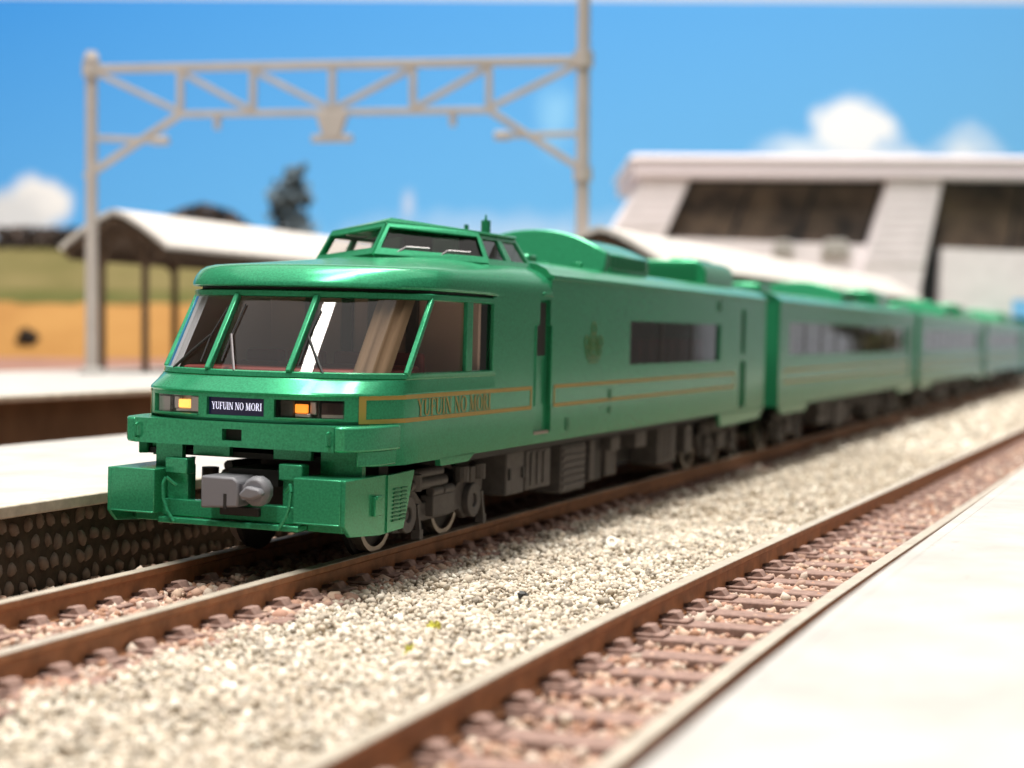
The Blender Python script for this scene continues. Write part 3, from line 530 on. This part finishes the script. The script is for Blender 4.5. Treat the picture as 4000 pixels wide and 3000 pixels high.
# --- serif lettering drawn as flat strokes
def glyph(ch):
    T, t, sf = .17, .075, .06; q = []
    def bar(x0, y0, x1, y1, w0, w1=None): w1 = w0 if w1 is None else w1; q.append([(x0-w0/2, y0), (x0+w0/2, y0), (x1+w1/2, y1), (x1-w1/2, y1)])
    def ser(x, y, w=.34): q.append([(x-w/2, y), (x+w/2, y), (x+w/2, y+sf), (x-w/2, y+sf)])
    def arc(cx, cy, rx, ry, a0, a1, n=14):
        for i in range(n):
            A, Bq = R(a0+(a1-a0)*i/n), R(a0+(a1-a0)*(i+1)/n); f = lambda a, k: (cx+(rx-k*(t+(T-t)*abs(math.cos(a))))*math.cos(a), cy+(ry-k*t)*math.sin(a)); q.append([f(A,0), f(Bq,0), f(Bq,1), f(A,1)])
    if ch == 'Y': w = .86; bar(.43,.45,.14,1,T); bar(.43,.45,.74,1,t); bar(.43,0,.43,.48,T); ser(.14,1-sf); ser(.74,1-sf,.26); ser(.43,0)
    elif ch == 'U': w = .88; bar(.18,.28,.18,1,T); bar(.72,.28,.72,1,t); arc(.43,.3,.335,.3,180,360); ser(.18,1-sf); ser(.72,1-sf,.26)
    elif ch == 'F': w = .72; bar(.2,0,.2,1,T); q.append([(.12,1-sf),(.66,1-sf),(.66,1),(.12,1)]); q.append([(.6,.78),(.66,.78),(.66,1),(.6,1)]); q.append([(.2,.5),(.52,.5),(.52,.5+sf),(.2,.5+sf)]); q.append([(.48,.4),(.52,.4),(.52,.66),(.48,.66)]); ser(.2,0)
    elif ch == 'I': w = .42; bar(.21,0,.21,1,T); ser(.21,0); ser(.21,1-sf)
    elif ch == 'N': w = .94; bar(.16,0,.16,1,t); bar(.78,0,.78,1,t); bar(.76,0,.2,1,T,T); ser(.16,0,.26); ser(.78,1-sf,.26); ser(.14,1-sf,.2)
    elif ch == 'O': w = .92; arc(.46,.5,.42,.51,0,360,24)
    elif ch == 'M': w = 1.14; bar(.18,0,.2,1,t); bar(.92,0,.9,1,T); bar(.54,.05,.24,1,T); bar(.54,.05,.86,1,t); ser(.18,0,.26); ser(.92,0); ser(.16,1-sf,.2); ser(.96,1-sf,.2)
    elif ch == 'R': w = .86; bar(.2,0,.2,1,T); arc(.36,.745,.33,.255,-90,90,10); q.append([(.2,1-t),(.38,1-t),(.38,1),(.2,1)]); q.append([(.2,.49),(.38,.49),(.38,.49+t),(.2,.49+t)]); bar(.74,0,.42,.5,T); ser(.2,0); ser(.8,0,.18)
    else: w = .34
    return w, q
def lettering(text, width, height):
    x = 0; out = []
    for ch in text:
        w, q = glyph(ch); out += [[(x+a, b) for a, b in g] for g in q]; x += w+.02
    return [[(a/x*width, b*height) for a, b in g] for g in out]
WORDS = 'YUFUIN NO MORI'
GROUP = 'carriages of the green train'
LEAN = R(1.2)
def lead_car():
    t = thing('train_car', 'leading green carriage with wraparound windscreen, raised cab, lit lamps and coupler', 'train car', (-.35, 0, .05), (0, LEAN, R(-.45)), GROUP)
    yk = 24.6; ye = 120.5
    # lower nose with openings for lamps and destination sign
    lv = [(gA,.35,HW,6.85,0),(gA,0,HW,9.9,0),(gA,0,HW,10.1,0),(gA,0,HW,11.3,0),(gA,0,HW,11.55,0),(gA,-.12,HW+.03,11.68,0),(gA,-.05,HW+.02,11.8,0),(gB,-.32,HW,12.58,0),(gB,-.26,HW,12.68,0)]
    rings = [ring(*l[:4], yk) for l in lv]; off = 6
    spans = [(-7.35,-2.9),(-2.2,2.2),(2.9,7.35)]
    def skip(k, i):
        j = i-off
        if k == 0 and 0 <= j < len(XS)-1 and abs((XS[j]+XS[j+1])/2) < 8.3: return True
        if k != 2 or j < 0 or j >= len(XS)-1: return False
        xm = (XS[j]+XS[j+1])/2; return any(a < xm < b for a, b in spans)
    MB().loft(rings, skip).build('nose', GREEN, t, smooth=True, solid=.35, angle=28)
    # lamp and sign pockets
    def pocket(a, b, name, m, depth, z0=10.1, z1=11.3, ins=0.0):
        xs = [x for x in XS if a <= x <= b]; fr = [(x, gA(abs(x)/HW)+depth) for x in xs]
        return MB().loft([[(x, y, z0+ins) for x, y in fr], [(x, y, z1-ins) for x, y in fr]]).build(name, m, t, smooth=True)
    sg = pocket(-2.2, 2.2, 'destination_sign', NAVY, .28); 
    mb = MB()
    for g in lettering(WORDS, 3.85, .5):
        mb.add([(x-1.93, gA(abs(x-1.93)/HW)+.26, z+10.47) for x, z in g], [(0,1,2,3)])
    mb.build('lettering', LETTER, sg)
    for s in (-1, 1):
        a, b = (2.9, 7.35) if s > 0 else (-7.35, -2.9)
        u = pocket(a, b, 'headlight', SILVER if s < 0 else DARK, .95, ins=-.1)
        c = pocket(a, b, 'lamp_cover', LAMPGLASS, .2); c.parent = u
        def cell(x0, x1, z0, z1, dep, name, m):
            X0, X1 = (x0, x1) if s > 0 else (-x1, -x0); g0 = gA(abs((x0+x1)/2)/HW)
            o = MB().box(X0, X1, g0+dep, g0+dep+.3, z0, z1).build(name, m, u, bevel=.06); o.location.y = 0; return o
        cell(4.05, 4.95, 10.42, 11.0, .45, 'bulb', AMBER if s > 0 else AMBERY)
        cell(3.0, 3.95, 10.14, 11.26, .62, 'reflector', SILVER if s < 0 else GREY); cell(4.0, 5.2, 10.12, 10.4, .5, 'reflector', SILVER); cell(5.02, 5.5, 10.3, 11.2, .55, 'reflector', SILVER)
        cell(5.62, 5.78, 10.12, 11.28, .3, 'divider', BLACKP)
        pl_ = [(x, gA(x/HW)+.42) for x in (5.85, 6.2, 6.6, 7.0, 7.3)]
        MB().loft([[(s*x, y, z) for x, y in pl_] for z in (10.36, 11.12)]).build('tail_lens', LENSD if s > 0 else SILVER, u)
        MB().loft([[(s*x, y+.05, z) for x, y in pl_] for z in (10.12, 10.35)]).build('reflector', SILVER, u)
        bz = [(x, gA(abs(x)/HW)) for x in XS if a <= x <= b]
        MB().loft([[(x, y-d, z) for x, y in bz] for d, z in ((-.02, 9.98), (.1, 10.0), (.1, 10.08), (-.02, 10.1))]).build('bezel', GREEN, u, smooth=True)
    # sill rail, head rail, pillars
    sr = [ring(gB, -.02, HW, 12.69, yk), ring(gB, -.1, HW+.03, 12.77, yk), ring(gB, -.02, HW+.02, 13.06, yk), ring(gB, .12, HW-.12, 13.14, yk)]
    MB().loft(sr).build('sill_rail', GREEN, t, smooth=True, solid=.25, angle=40)
    hr = [ring(gC, .0, HW-.1, 18.2, yk), ring(gC, -.2, HW+.02, 18.28, yk), ring(gC, -.2, HW+.03, 18.62, yk), ring(gC, .1, HW-.18, 18.72, yk)]
    MB().loft(hr).build('head_rail', GREEN, t, smooth=True, solid=.25, angle=40)
    MB().loft([ring(gC, .3, HW-.35, 18.55, yk), ring(gC, .3, HW-.35, 19.1, yk)]).build('shadow_gap', DARK, t)
    P0 = lambda x, d=0: Vector((x, gB(abs(x)/HW)+.02+d, 13.05)); P1 = lambda x, d=0: Vector((x, gC(abs(x)/HW)-.05+d, 18.3))
    for x in (-3.14, 3.14): MB().bar(P0(x), P1(x), .42, .5).build('window_pillar', GREEN, t, bevel=.08)
    for s in (-1, 1):
        MB().bar((s*(HW-.08), 8.3, 13.0), (s*(HW-.12), 12.35, 18.3), .4, .42).build('window_pillar', GREEN, t, bevel=.08)
        MB().box(min(s*(HW-.35),s*HW), max(s*(HW-.35),s*HW), 18.75, 19.95, 13.1, 18.3).build('window_pillar', GREEN, t, bevel=.06)
        # cab side windows
        xg = s*(HW-.28)
        MB().add([(xg,8.5,13.0),(xg,18.8,13.0),(xg,18.8,18.35),(xg,12.5,18.35)], [(0,1,2,3)]).build('side_window', GLASS, t)
        MB().add([(xg,19.9,13.0),(xg,24.3,13.0),(xg,24.3,18.35),(xg,19.9,18.35)], [(0,1,2,3)]).build('side_window', GLASS, t)
        MB().box(min(s*(HW-.3),s*(HW+.02)), max(s*(HW-.3),s*(HW+.02)), 24.05, 24.6, 12.7, 18.75).build('window_pillar', GREEN, t, bevel=.05)
        MB().box(min(s*(HW-.34),s*(HW-.3)), max(s*(HW-.34),s*(HW-.3)), 24.58, 24.62, 12.6, 19.2).build('shadow_gap', DARK, t)
    for a, b in ((-9.5, -3.14), (-3.14, 3.14), (3.14, 9.5)):
        n = 16; xs = [a+(b-a)*i/n for i in range(n+1)]; lvl = 6
        rr = [[(x, (1-k/lvl)*(gB(abs(x)/HW)+.22)+k/lvl*(gC(abs(x)/HW)+.1), 12.95+5.45*k/lvl) for x in xs] for k in range(lvl+1)]
        MB().loft(rr).build('windscreen', GLASS, t, smooth=True, angle=180)
    # visor and cab hood
    hv = [(gD,.35,HW-.3,18.9,0),(gD,-.15,HW-.05,18.92,0),(gD,-.3,HW,19.0,0),(gD,-.26,HW,19.25,0),(gD,.1,HW-.03,19.9,.05),(gD,.5,HW-.16,20.4,.1),(gD,.85,HW-.42,20.7,.22),(gD,1.4,HW-.9,20.92,.4),(gD,2.3,HW-1.7,21.03,.6),(gD,4.4,HW-3.2,21.1,.85),(gD,8.0,HW-5.5,21.16,1.1),(gD,10.5,HW-7,21.2,1.2)]
    hv = [(a_, b_, c_, (z_ if z_ < 19.1 else 19.1+(z_-19.1)*.78), k_*1.35) for a_, b_, c_, z_, k_ in hv]
    rr = []
    for l in hv:
        r_ = ring(*l[:4], 37.2, 8); r_ = [((math.copysign(HW, x) if y > 24.3 and z < 19.3 else x), y, (18.84 if y > 24.3 and z < 18.95 else z)) for x, y, z in r_]; rr.append([(x, y, z+l[4]*min(1, max(0, (y-11)/20))) for x, y, z in r_])
    c = rr[-1]; endc = [r_[0] for r_ in rr]+[r_[-1] for r_ in reversed(rr)]
    MB().loft(rr).add(c, [tuple(range(len(c)))]).add(endc, [tuple(range(len(endc)))]).build('cab_hood', GREEN, t, smooth=True, angle=60)
    # side walls with doors and window
    for s in (-1, 1):
        holes = [(yk, 37.2, 18.85, 21)]+door_holes(33.5)+[(60.2, 96.5, 13.1, 17.35)]+[(107, 109, 13.8, 19.3), (106.6, 109.6, 7.2, 13.0)]
        side_panel('side_wall', GREEN, t, s, yk, ye, 6.85, 20.75, holes)
        MB().prism([(14.2,6.95),(20.9,6.95),(19.6,6.35),(14.4,6.35)], 'x', s*HW-.2-.2*s, s*HW+.2-.2*s).build('skirt_tab', GREEN, t)
        MB().prism([(96.8,6.75),(ye,6.75),(ye-3,5.5),(97.8,5.3)], 'x', s*HW-.2-.2*s, s*HW+.2-.2*s).build('skirt_tab', GREEN, t)
        slit_door(t, s, 33.5)
        x = s*(HW-.4); dd = MB().box(min(x,x-s*.3), max(x,x-s*.3), 106.4, 109.8, 7, 19.5).build('door', GREEN_IN, t); MB().box(min(x,x+s*.1), max(x,x+s*.1), 107.1, 108.9, 14.2, 19.0).build('pane', LENSD, dd)
        window_strip(t, s, 60.2, 96.5, 13.1, 17.35, 3, [(60.0, 63.2)])
        MB().box(min(s*(HW-.1),s*(HW+.06)), max(s*(HW-.1),s*(HW+.06)), 94.6, 96.4, 18.9, 20.1).build('vent', GREEN_IN, t)
        for (yy, za, zb) in ((53.6, 9.9, 10.9), (53.6, 8.6, 9.3), (41.5, 7.6, 8.7)): MB().box(min(s*HW,s*(HW+.05)), max(s*HW,s*(HW+.05)), yy, yy+.9, za, zb).build('hatch', GREEN_IN, t)
        MB().box(min(s*(HW-.6),s*(HW+.1)), max(s*(HW-.6),s*(HW+.1)), 35.2, 37.6, 19.15, 19.45).build('door_hood', GREEN, t, bevel=.05)
        # crest
        cr = MB(); X0, X1 = (HW+.0, HW+.06) if s > 0 else (-HW-.06, -HW)
        cr.ring((48.8, 15.1), 'x', .95, 1.15, X0, X1).ring((48.8, 15.1), 'x', .35, .6, X0, X1, 12).ring((48.8, 16.5), 'x', .5, .68, X0, X1, 12)
        for d in (-1, 1): cr.ring((48.8+d*2.0, 15.3), 'x', .45, .62, X0, X1, 12).ring((48.8+d*1.7, 14.5), 'x', .35, .52, X0, X1, 12)
        cr.box(X0, X1, 46.9, 50.7, 13.75, 13.95).box(X0, X1, 47.5, 50.1, 13.4, 13.6); cr.build('crest', GOLDD, t)
        mb = MB()
        for g in lettering(WORDS, 13.8, 1.18):
            pts = [(s*(HW+.045), (10.0+y if s > 0 else 23.8-y), 10.12+z) for y, z in g]; mb.add(pts, [(0,1,2,3)])
        mb.build('lettering', GOLD, t)
    side_print(t, 0, 32.9, True); side_print(t, 38.3, 104)
    roof(t, 37.2, ye); end_wall(t, ye)
    # raised cab
    cb = MB().prism([(0,21.9),(7.9,27.3),(8.1,37.6),(-8.1,37.6),(-7.9,27.3)], 'z', 20.9, 21.4).build('raised_cab', GREEN, t, bevel=.1)
    Bp = [Vector((0,22.5,21.85)), Vector((7.7,27.6,21.4)), Vector((7.9,37.4,21.4)), Vector((-7.9,37.4,21.4)), Vector((-7.7,27.6,21.4))]
    Tp = [Vector((0,25.0,24.45)), Vector((6.5,28.2,23.85)), Vector((6.5,36.4,23.9)), Vector((-6.5,36.4,23.9)), Vector((-6.5,28.2,23.85))]
    MB().add([(p.x, p.y, 21.0) for p in Bp]+Bp, [(i, (i+1)%5, 5+(i+1)%5, 5+i) for i in range(5)]).build('cab_curb', GREEN, cb)
    for i in range(5):
        j = (i+1) % 5; a, b, c_, d = Bp[i], Bp[j], Tp[j], Tp[i]; nrm = (b-a).cross(d-a).normalized(); rear = (i == 2)
        lo = .16; f = MB()
        q = lambda u, v, k=0: (a*(1-u)+b*u)*(1-v)+(d*(1-u)+c_*u)*v+nrm*k
        um = .035 if i in (0, 4) else .05
        cells = [(um, 1-um)] if i in (0, 4, 2) else [(um, .45), (.56, 1-um)]
        gr = sorted({0, 1, *[x for ce in cells for x in ce]}); vs = [0, .2, .87, 1]
        for g0, g1 in zip(gr, gr[1:]):
            for v0, v1 in zip(vs, vs[1:]):
                if v0 == .2 and any(ce[0]-1e-6 <= g0 and g1 <= ce[1]+1e-6 for ce in cells) and not rear: continue
                f.add([q(g0,v0), q(g1,v0), q(g1,v1), q(g0,v1)], [(0,1,2,3)])
        fo = f.build('cab_frame', GREEN, cb, solid=.22)
        if not rear:
            for ce in cells: MB().add([q(ce[0]-.01,.18,-.15), q(ce[1]+.01,.18,-.15), q(ce[1]+.01,.89,-.15), q(ce[0]-.01,.89,-.15)], [(0,1,2,3)]).build('pane', GLASS, fo)
            if i == 0:
                for u in (.17, .55):
                    MB().tube([q(u,.06,.12), q(u+.09,.26,.3), q(u+.30,.275,.3)], .07).build('wiper', WIPER, cb)
    E_ = [p+Vector((p.x*.03, (-.28 if k == 0 else 0), .0)) for k, p in enumerate(Tp)]
    rg_ = [Vector((0,25.6,25.0)), Vector((0,36.4,24.95))]
    V_ = E_+[e+Vector((0,0,.22)) for e in E_]+rg_; rb = MB().add(V_, [(0,1,6,5),(1,2,7,6),(2,3,8,7),(3,4,9,8),(4,0,5,9),(5,6,10),(6,7,11,10),(7,8,11),(8,9,10,11),(9,5,10),(4,3,2,1,0)]); rb.build('cab_roof', GREEN, cb, bevel=.12)
    MB().box(-5.6, 5.6, 28, 36, 21.5, 22.2).box(-5.4, 5.4, 34.5, 35.2, 22.2, 24.2).build('cab_interior', TAND, cb); MB().box(-3.6, -1.4, 30.5, 31.3, 22.2, 23.7).box(1.4, 3.6, 30.5, 31.3, 22.2, 23.7).build('cab_seat', GRAYI, cb, bevel=.15)
    MB().cyl((3.2,37.9,22), (3.2,37.9,25.6), .42).cyl((3.2,37.9,25.6), (3.2,37.9,26.1), .15, .05).build('aerial', GREEN, t); MB().cyl((1.6,37.4,22), (1.6,37.4,25.2), .2).build('whistle', GREEN, t)
    # wipers on the windscreen
    def ws(x, v, k=-.22): return Vector((x, (1-v)*(gB(abs(x)/HW)+.22)+v*(gC(abs(x)/HW)+.1)+k, 12.95+5.45*v))
    for x0, v0, x1, v1, x2, v2, m_ in ((-6.9,.02,-4.2,.45,-3.6,.82,BLACKP), (-.9,.02,-2.3,.47,-2.1,.86,WIPER), (5.3,.02,3.55,.47,3.75,.8,BLACKP)):
        w = MB().tube([ws(x0,v0), ws((x0+x1)/2,(v0+v1)/2), ws(x1,v1)], .1).build('wiper', m_, t); MB().tube([ws(x1,v1-.34,-.12), ws(x1,v1,-.14), ws(x2,v2,-.12)], .06).build('wiper_blade', BLACKP, w)
    # cab interior seen through the windscreen
    ci = MB().box(-9.1, 9.1, 9.5, 60, 12.2, 12.7).build('lounge_floor', RED, t)
    MB().prism([(-6.5,5.6),(6.5,5.6),(8.6,9.5),(8.6,12),(-8.6,12),(-8.6,9.5)], 'z', 12.4, 13.25).build('dashboard', RED, ci, bevel=.2)
    MB().prism([(9.0,12.9),(27.4,12.9),(27.4,18.6),(12.9,18.6)], 'x', -9.15, -9.0).build('drawn_blind', TAN, ci)  # added panel inside the left cab windows, blocks the ochre bank showing through
    MB().box(-9.0, 9.0, 22.5, 23, 12.7, 18.8).build('partition', TAN, ci)
    for x in (-5.2, -2.0, .3, 3.6): MB().box(x-.45, x+.45, 22.0, 22.45, 12.7, 18.8).build('partition_post', TAND, ci)
    for x in (-5.5, -1.6, 2.2, 6): MB().box(x-1.5, x+1.5, 14+abs(x)*.2, 15+abs(x)*.2, 12.7, 14.4).box(x-1.5, x+1.5, 12.3+abs(x)*.2, 14+abs(x)*.2, 12.7, 13.5).build('seat', RED, ci, bevel=.25)
    PALE_REFL = bpy.data.materials.get('pale_blind') or mat('pale_blind', (.42, .44, .47), .5); BROWN_REFL = bpy.data.materials.get('brown_curtain') or mat('brown_curtain', (.2, .13, .07), .8)  # colours of room reflections in the windscreen, painted on strips
    def reflection_strip(x0, x1, n, m, nm, amp, inset):
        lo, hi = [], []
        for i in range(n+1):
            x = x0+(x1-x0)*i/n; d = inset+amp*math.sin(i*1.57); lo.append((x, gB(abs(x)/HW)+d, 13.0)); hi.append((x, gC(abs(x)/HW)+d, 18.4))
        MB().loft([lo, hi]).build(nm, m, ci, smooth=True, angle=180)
    reflection_strip(6.7, 8.6, 13, BROWN_REFL, 'curtain', .2, .9); reflection_strip(-9.3, -6.9, 16, PALE_REFL, 'blind', .1, .7)  # added strips behind the outer panes imitate reflections on the glass
    MB().box(-9.0, 9.0, 40, 40.4, 11.8, 19.5).build('bulkhead', TAND, ci)
    MB().box(-9.0, 9.0, 14, 23, 18.75, 18.9).build('ceiling', TAN, ci)
    interior(t, 58, 100, 9)
    # bumper slab
    fy = 1.35; pl2 = [(7.6,fy),(8.3,1.55),(9.0,2.5),(9.5,4.4),(9.72,6.9),(9.72,7.3)]
    poly = [(7.6,1.95)]+[(p[0], p[1]) for p in pl2]
    mb = MB().prism([(-p[0], p[1]) for p in reversed(pl2)]+[(-7.6,1.95),(7.6,1.95)]+pl2, 'z', 8.0, 9.68)
    bp = mb.build('bumper', GREEN, t, bevel=.14)
    holed_plate([-7.62,-.75,.75,7.62], [8.0,8.42,9.2,9.68], [(-.75,.75,8.42,9.2)], lambda u, v, k: (u, fy+k, v), .58).build('bumper_face', GREEN, bp, bevel=.1)
    MB().box(-.74, .74, 1.9, 1.94, 8.43, 9.19).build('socket_recess', DARK, bp)
    for x in (-7.3, 7.3): MB().tube([(x,1.3,8.35), (x,.95,8.45), (x,.95,9.2), (x,1.3,9.3)], .09).build('handle', GREEN, bp)
    for s in (-1, 1): MB().prism([(8.7,2.6),(9.4,4.4),(9.6,6.9),(8.9,6.9),(8.2,3.4)] if s > 0 else [(-8.5,4.4),(-8.9,7.2),(-9.6,7.2),(-9.4,4.8),(-8.95,3.9)], 'z', 7.0, 8.05).build('bumper_underlip', GREEN, bp, bevel=.1)
    # apron, boxes, brackets
    ap = MB().box(-5.4, 5.4, 1.4, 2.2, 3.1, 4.25).box(-5.4, 5.4, .9, 2.2, 2.65, 3.05).build('apron', GREEN, t, bevel=.08)
    for s in (-1, 1):
        X = lambda a, b: (min(s*a, s*b), max(s*a, s*b))
        MB().box(*X(5.3, 8.75), .3, 5.6, 3.3, 6.3).box(*X(5.35, 8.7), .22, .4, 3.3, 3.42).build('front_box', GREEN, t, bevel=.1)
        MB().box(*X(3.5, 5.25), 1.5, 2.6, 5.95, 7.05).build('bracket', GREEN, t, bevel=.1); MB().box(*X(3.65, 5.3), 1.9, 2.4, 4.2, 5.98).build('apron_post', GREEN, t, bevel=.05)
        MB().box(*X(5.4, 8.5 if s > 0 else 7.5), 3.9, 4.4, 5.9, 8.1).build('neck_plate', GREEN, t); MB().box(*X(1.7, 4.6), 4.0, 4.5, 7.1, 8.1).build('hanging_plate', GREEN, t, bevel=.05)
        sp = MB().prism([(.35,6.28),(6.6,6.28),(6.65,6.2),(11.2,6.3),(9.5,2.3),(5.6,2.2),(1.2,2.55),(.35,3.3)], 'x', *X(8.75, 9.05)).build('side_skirt', GREEN, t, bevel=.05)
        lm = MB()
        for c0 in (7.5, 8.7):
            for i in range(9): lm.box(*X(9.05, 9.14), c0+i*.03, c0+.95+i*.03, 2.95+i*.27, 3.06+i*.27)
        lm.build('louvre', GREEN_IN, sp); MB().box(*X(9.0, 9.3), 4.4, 5.4, 3.6, 4.9).box(*X(9.2, 9.42), 4.5, 5.3, 4.7, 5.0).build('foot_step', GREEN, sp, bevel=.06); MB().box(*X(9.05, 9.15), 6.6, 6.75, 2.3, 6.2).build('seam', GREEN, sp)
        MB().prism([(5.35,2.2),(7.9,2.2),(8.7,3),(8.7,5.6),(5.35,5.6)] if s > 0 else [(-5.35,5.6),(-8.7,5.6),(-8.7,3),(-7.9,2.2),(-5.35,2.2)], 'z', 2.6, 3.28).build('lower_valance', GREEN, t, bevel=.05)
        MB().tube([(s*4.2,1.3,5.2), (s*4.75,.9,5.75), (s*4.9,.75,5.3), (s*4.8,.7,4.3), (s*4.5,.7,3.5), (s*4.0,.75,2.8)], .13, 8).build('air_hose', GREEN, t, smooth=True, angle=80)
    MB().box(-1.2, 8.0, 7.5, 9, 3.2, 6.9).build('chassis_front', BLACKP, t); MB().box(-9, 9, 4.6, 30, 7.0, 7.4).build('chassis_plate', BLACKP, t)
    cp = MB().prism([(-1.5,3.95),(1.35,4.15),(1.35,5.8),(.95,6.1),(-1.5,6.12)], 'y', .0, 3.2).build('coupler', COUPL, t, bevel=.14)
    MB().prism([(.25,4.0),(.5,4.0),(.5,5.0),(.25,5.0)], 'y', -.02, .05).build('slot', BLACKP, cp)
    MB().cyl((2.5,.35,5.25), (2.5,.95,5.25), 1.02, 1.02, 12).cyl((2.5,.02,5.25), (2.5,.36,5.25), .8, 1.02, 12).build('coupler_head', COUPL, cp, bevel=.08)
    MB().prism([(1.65,5.1),(2.2,5.65),(3.2,5.5),(3.45,5.1),(2.6,4.75),(1.8,4.8)], 'y', -.55, .1).build('knuckle', COUPL, cp, bevel=.16); MB().box(1.3, 1.75, .5, 2.2, 4.6, 5.6).build('shank', COUPL, cp)
    MB().box(-.7, 2.3, 1.1, 3.6, 3.45, 4.05).build('coupler_pocket', BLACKP, cp, bevel=.08); MB().box(-.9, 2.9, 2.6, 6.5, 5.4, 6.5).build('drawbar', BLACKP, cp)
    underfloor(t); bogie(t, 19.0); bogie(t, 105)
    arch_unit(t, 57.6, 74); box_unit(t, 99, 113)
    for (a, b) in ((44, 46), (77, 80)): MB().box(-5, 5, a, b, 22.2, 23.0).build('roof_vent', GREEN, t, bevel=.15)
    return t
def middle_car(loc, rz, label):
    L_ = 129; t = thing('train_car', label, 'train car', loc, (0, LEAN, rz), GROUP)
    for s in (-1, 1):
        side_panel('side_wall', GREEN, t, s, 0, L_, 6.65, 20.75, [(6, L_-14, 13.6, 18.1), (L_-8.5, L_-5.5, 8, 19)])
        window_strip(t, s, 6, L_-14, 13.6, 18.1, 9, [(8, 13), (70, 74), (92, 108)])
        x = s*(HW-.4); d = MB().box(min(x,x-s*.3), max(x,x-s*.3), L_-8.8, L_-5.2, 7.8, 19.3).build('door', GREEN_IN, t); MB().box(min(x,x+s*.1), max(x,x+s*.1), L_-8, L_-6.2, 14, 18.6).build('pane', LENSD, d)
        MB().prism([(0,6.75),(20,6.75),(19,5.6),(3,5.6)], 'x', s*HW-.2-.2*s, s*HW+.2-.2*s).build('skirt_tab', GREEN, t); MB().prism([(L_-22,6.75),(L_,6.75),(L_-3,5.6),(L_-21,5.6)], 'x', s*HW-.2-.2*s, s*HW+.2-.2*s).build('skirt_tab', GREEN, t)
    side_print(t, 3, L_-10); roof(t, 0, L_); end_wall(t, .4); end_wall(t, L_)
    MB().box(-5, 5, -4, .2, 8, 20.5).build('gangway_bellows', DARK, t)
    interior(t, 1, L_-1, 18); underfloor(t, 4, L_); bogie(t, 16); bogie(t, L_-16)
    arch_unit(t, 56, 71, zs=23.5, zt=24.9); box_unit(t, 96, 109); MB().box(-4, 4, 12, 19, 22.2, 23.6).build('roof_vent', GREEN, t, bevel=.3)
    return t
lead_car()
m1 = middle_car((off1(126.5), 126.5, 0), R(-.8), 'second green carriage, coupled close behind the lead carriage')
def dup_tree(o, loc, label):
    c = o.copy(); COL.objects.link(c); c.location = loc; c['label'] = label
    for a in list(o.children):
        b = a.copy(); COL.objects.link(b); b.parent = c
        for e in list(a.children): f = e.copy(); COL.objects.link(f); f.parent = b
    return c
dup_tree(m1, (off1(262), 262, 0), 'third green carriage, out of focus toward the right edge')
dup_tree(m1, (off1(397), 397, 0), 'fourth green carriage, strongly blurred beside the station building')
dup_tree(m1, (off1(532), 532, 0), 'last green carriage, farthest and most blurred, cut by the right edge')
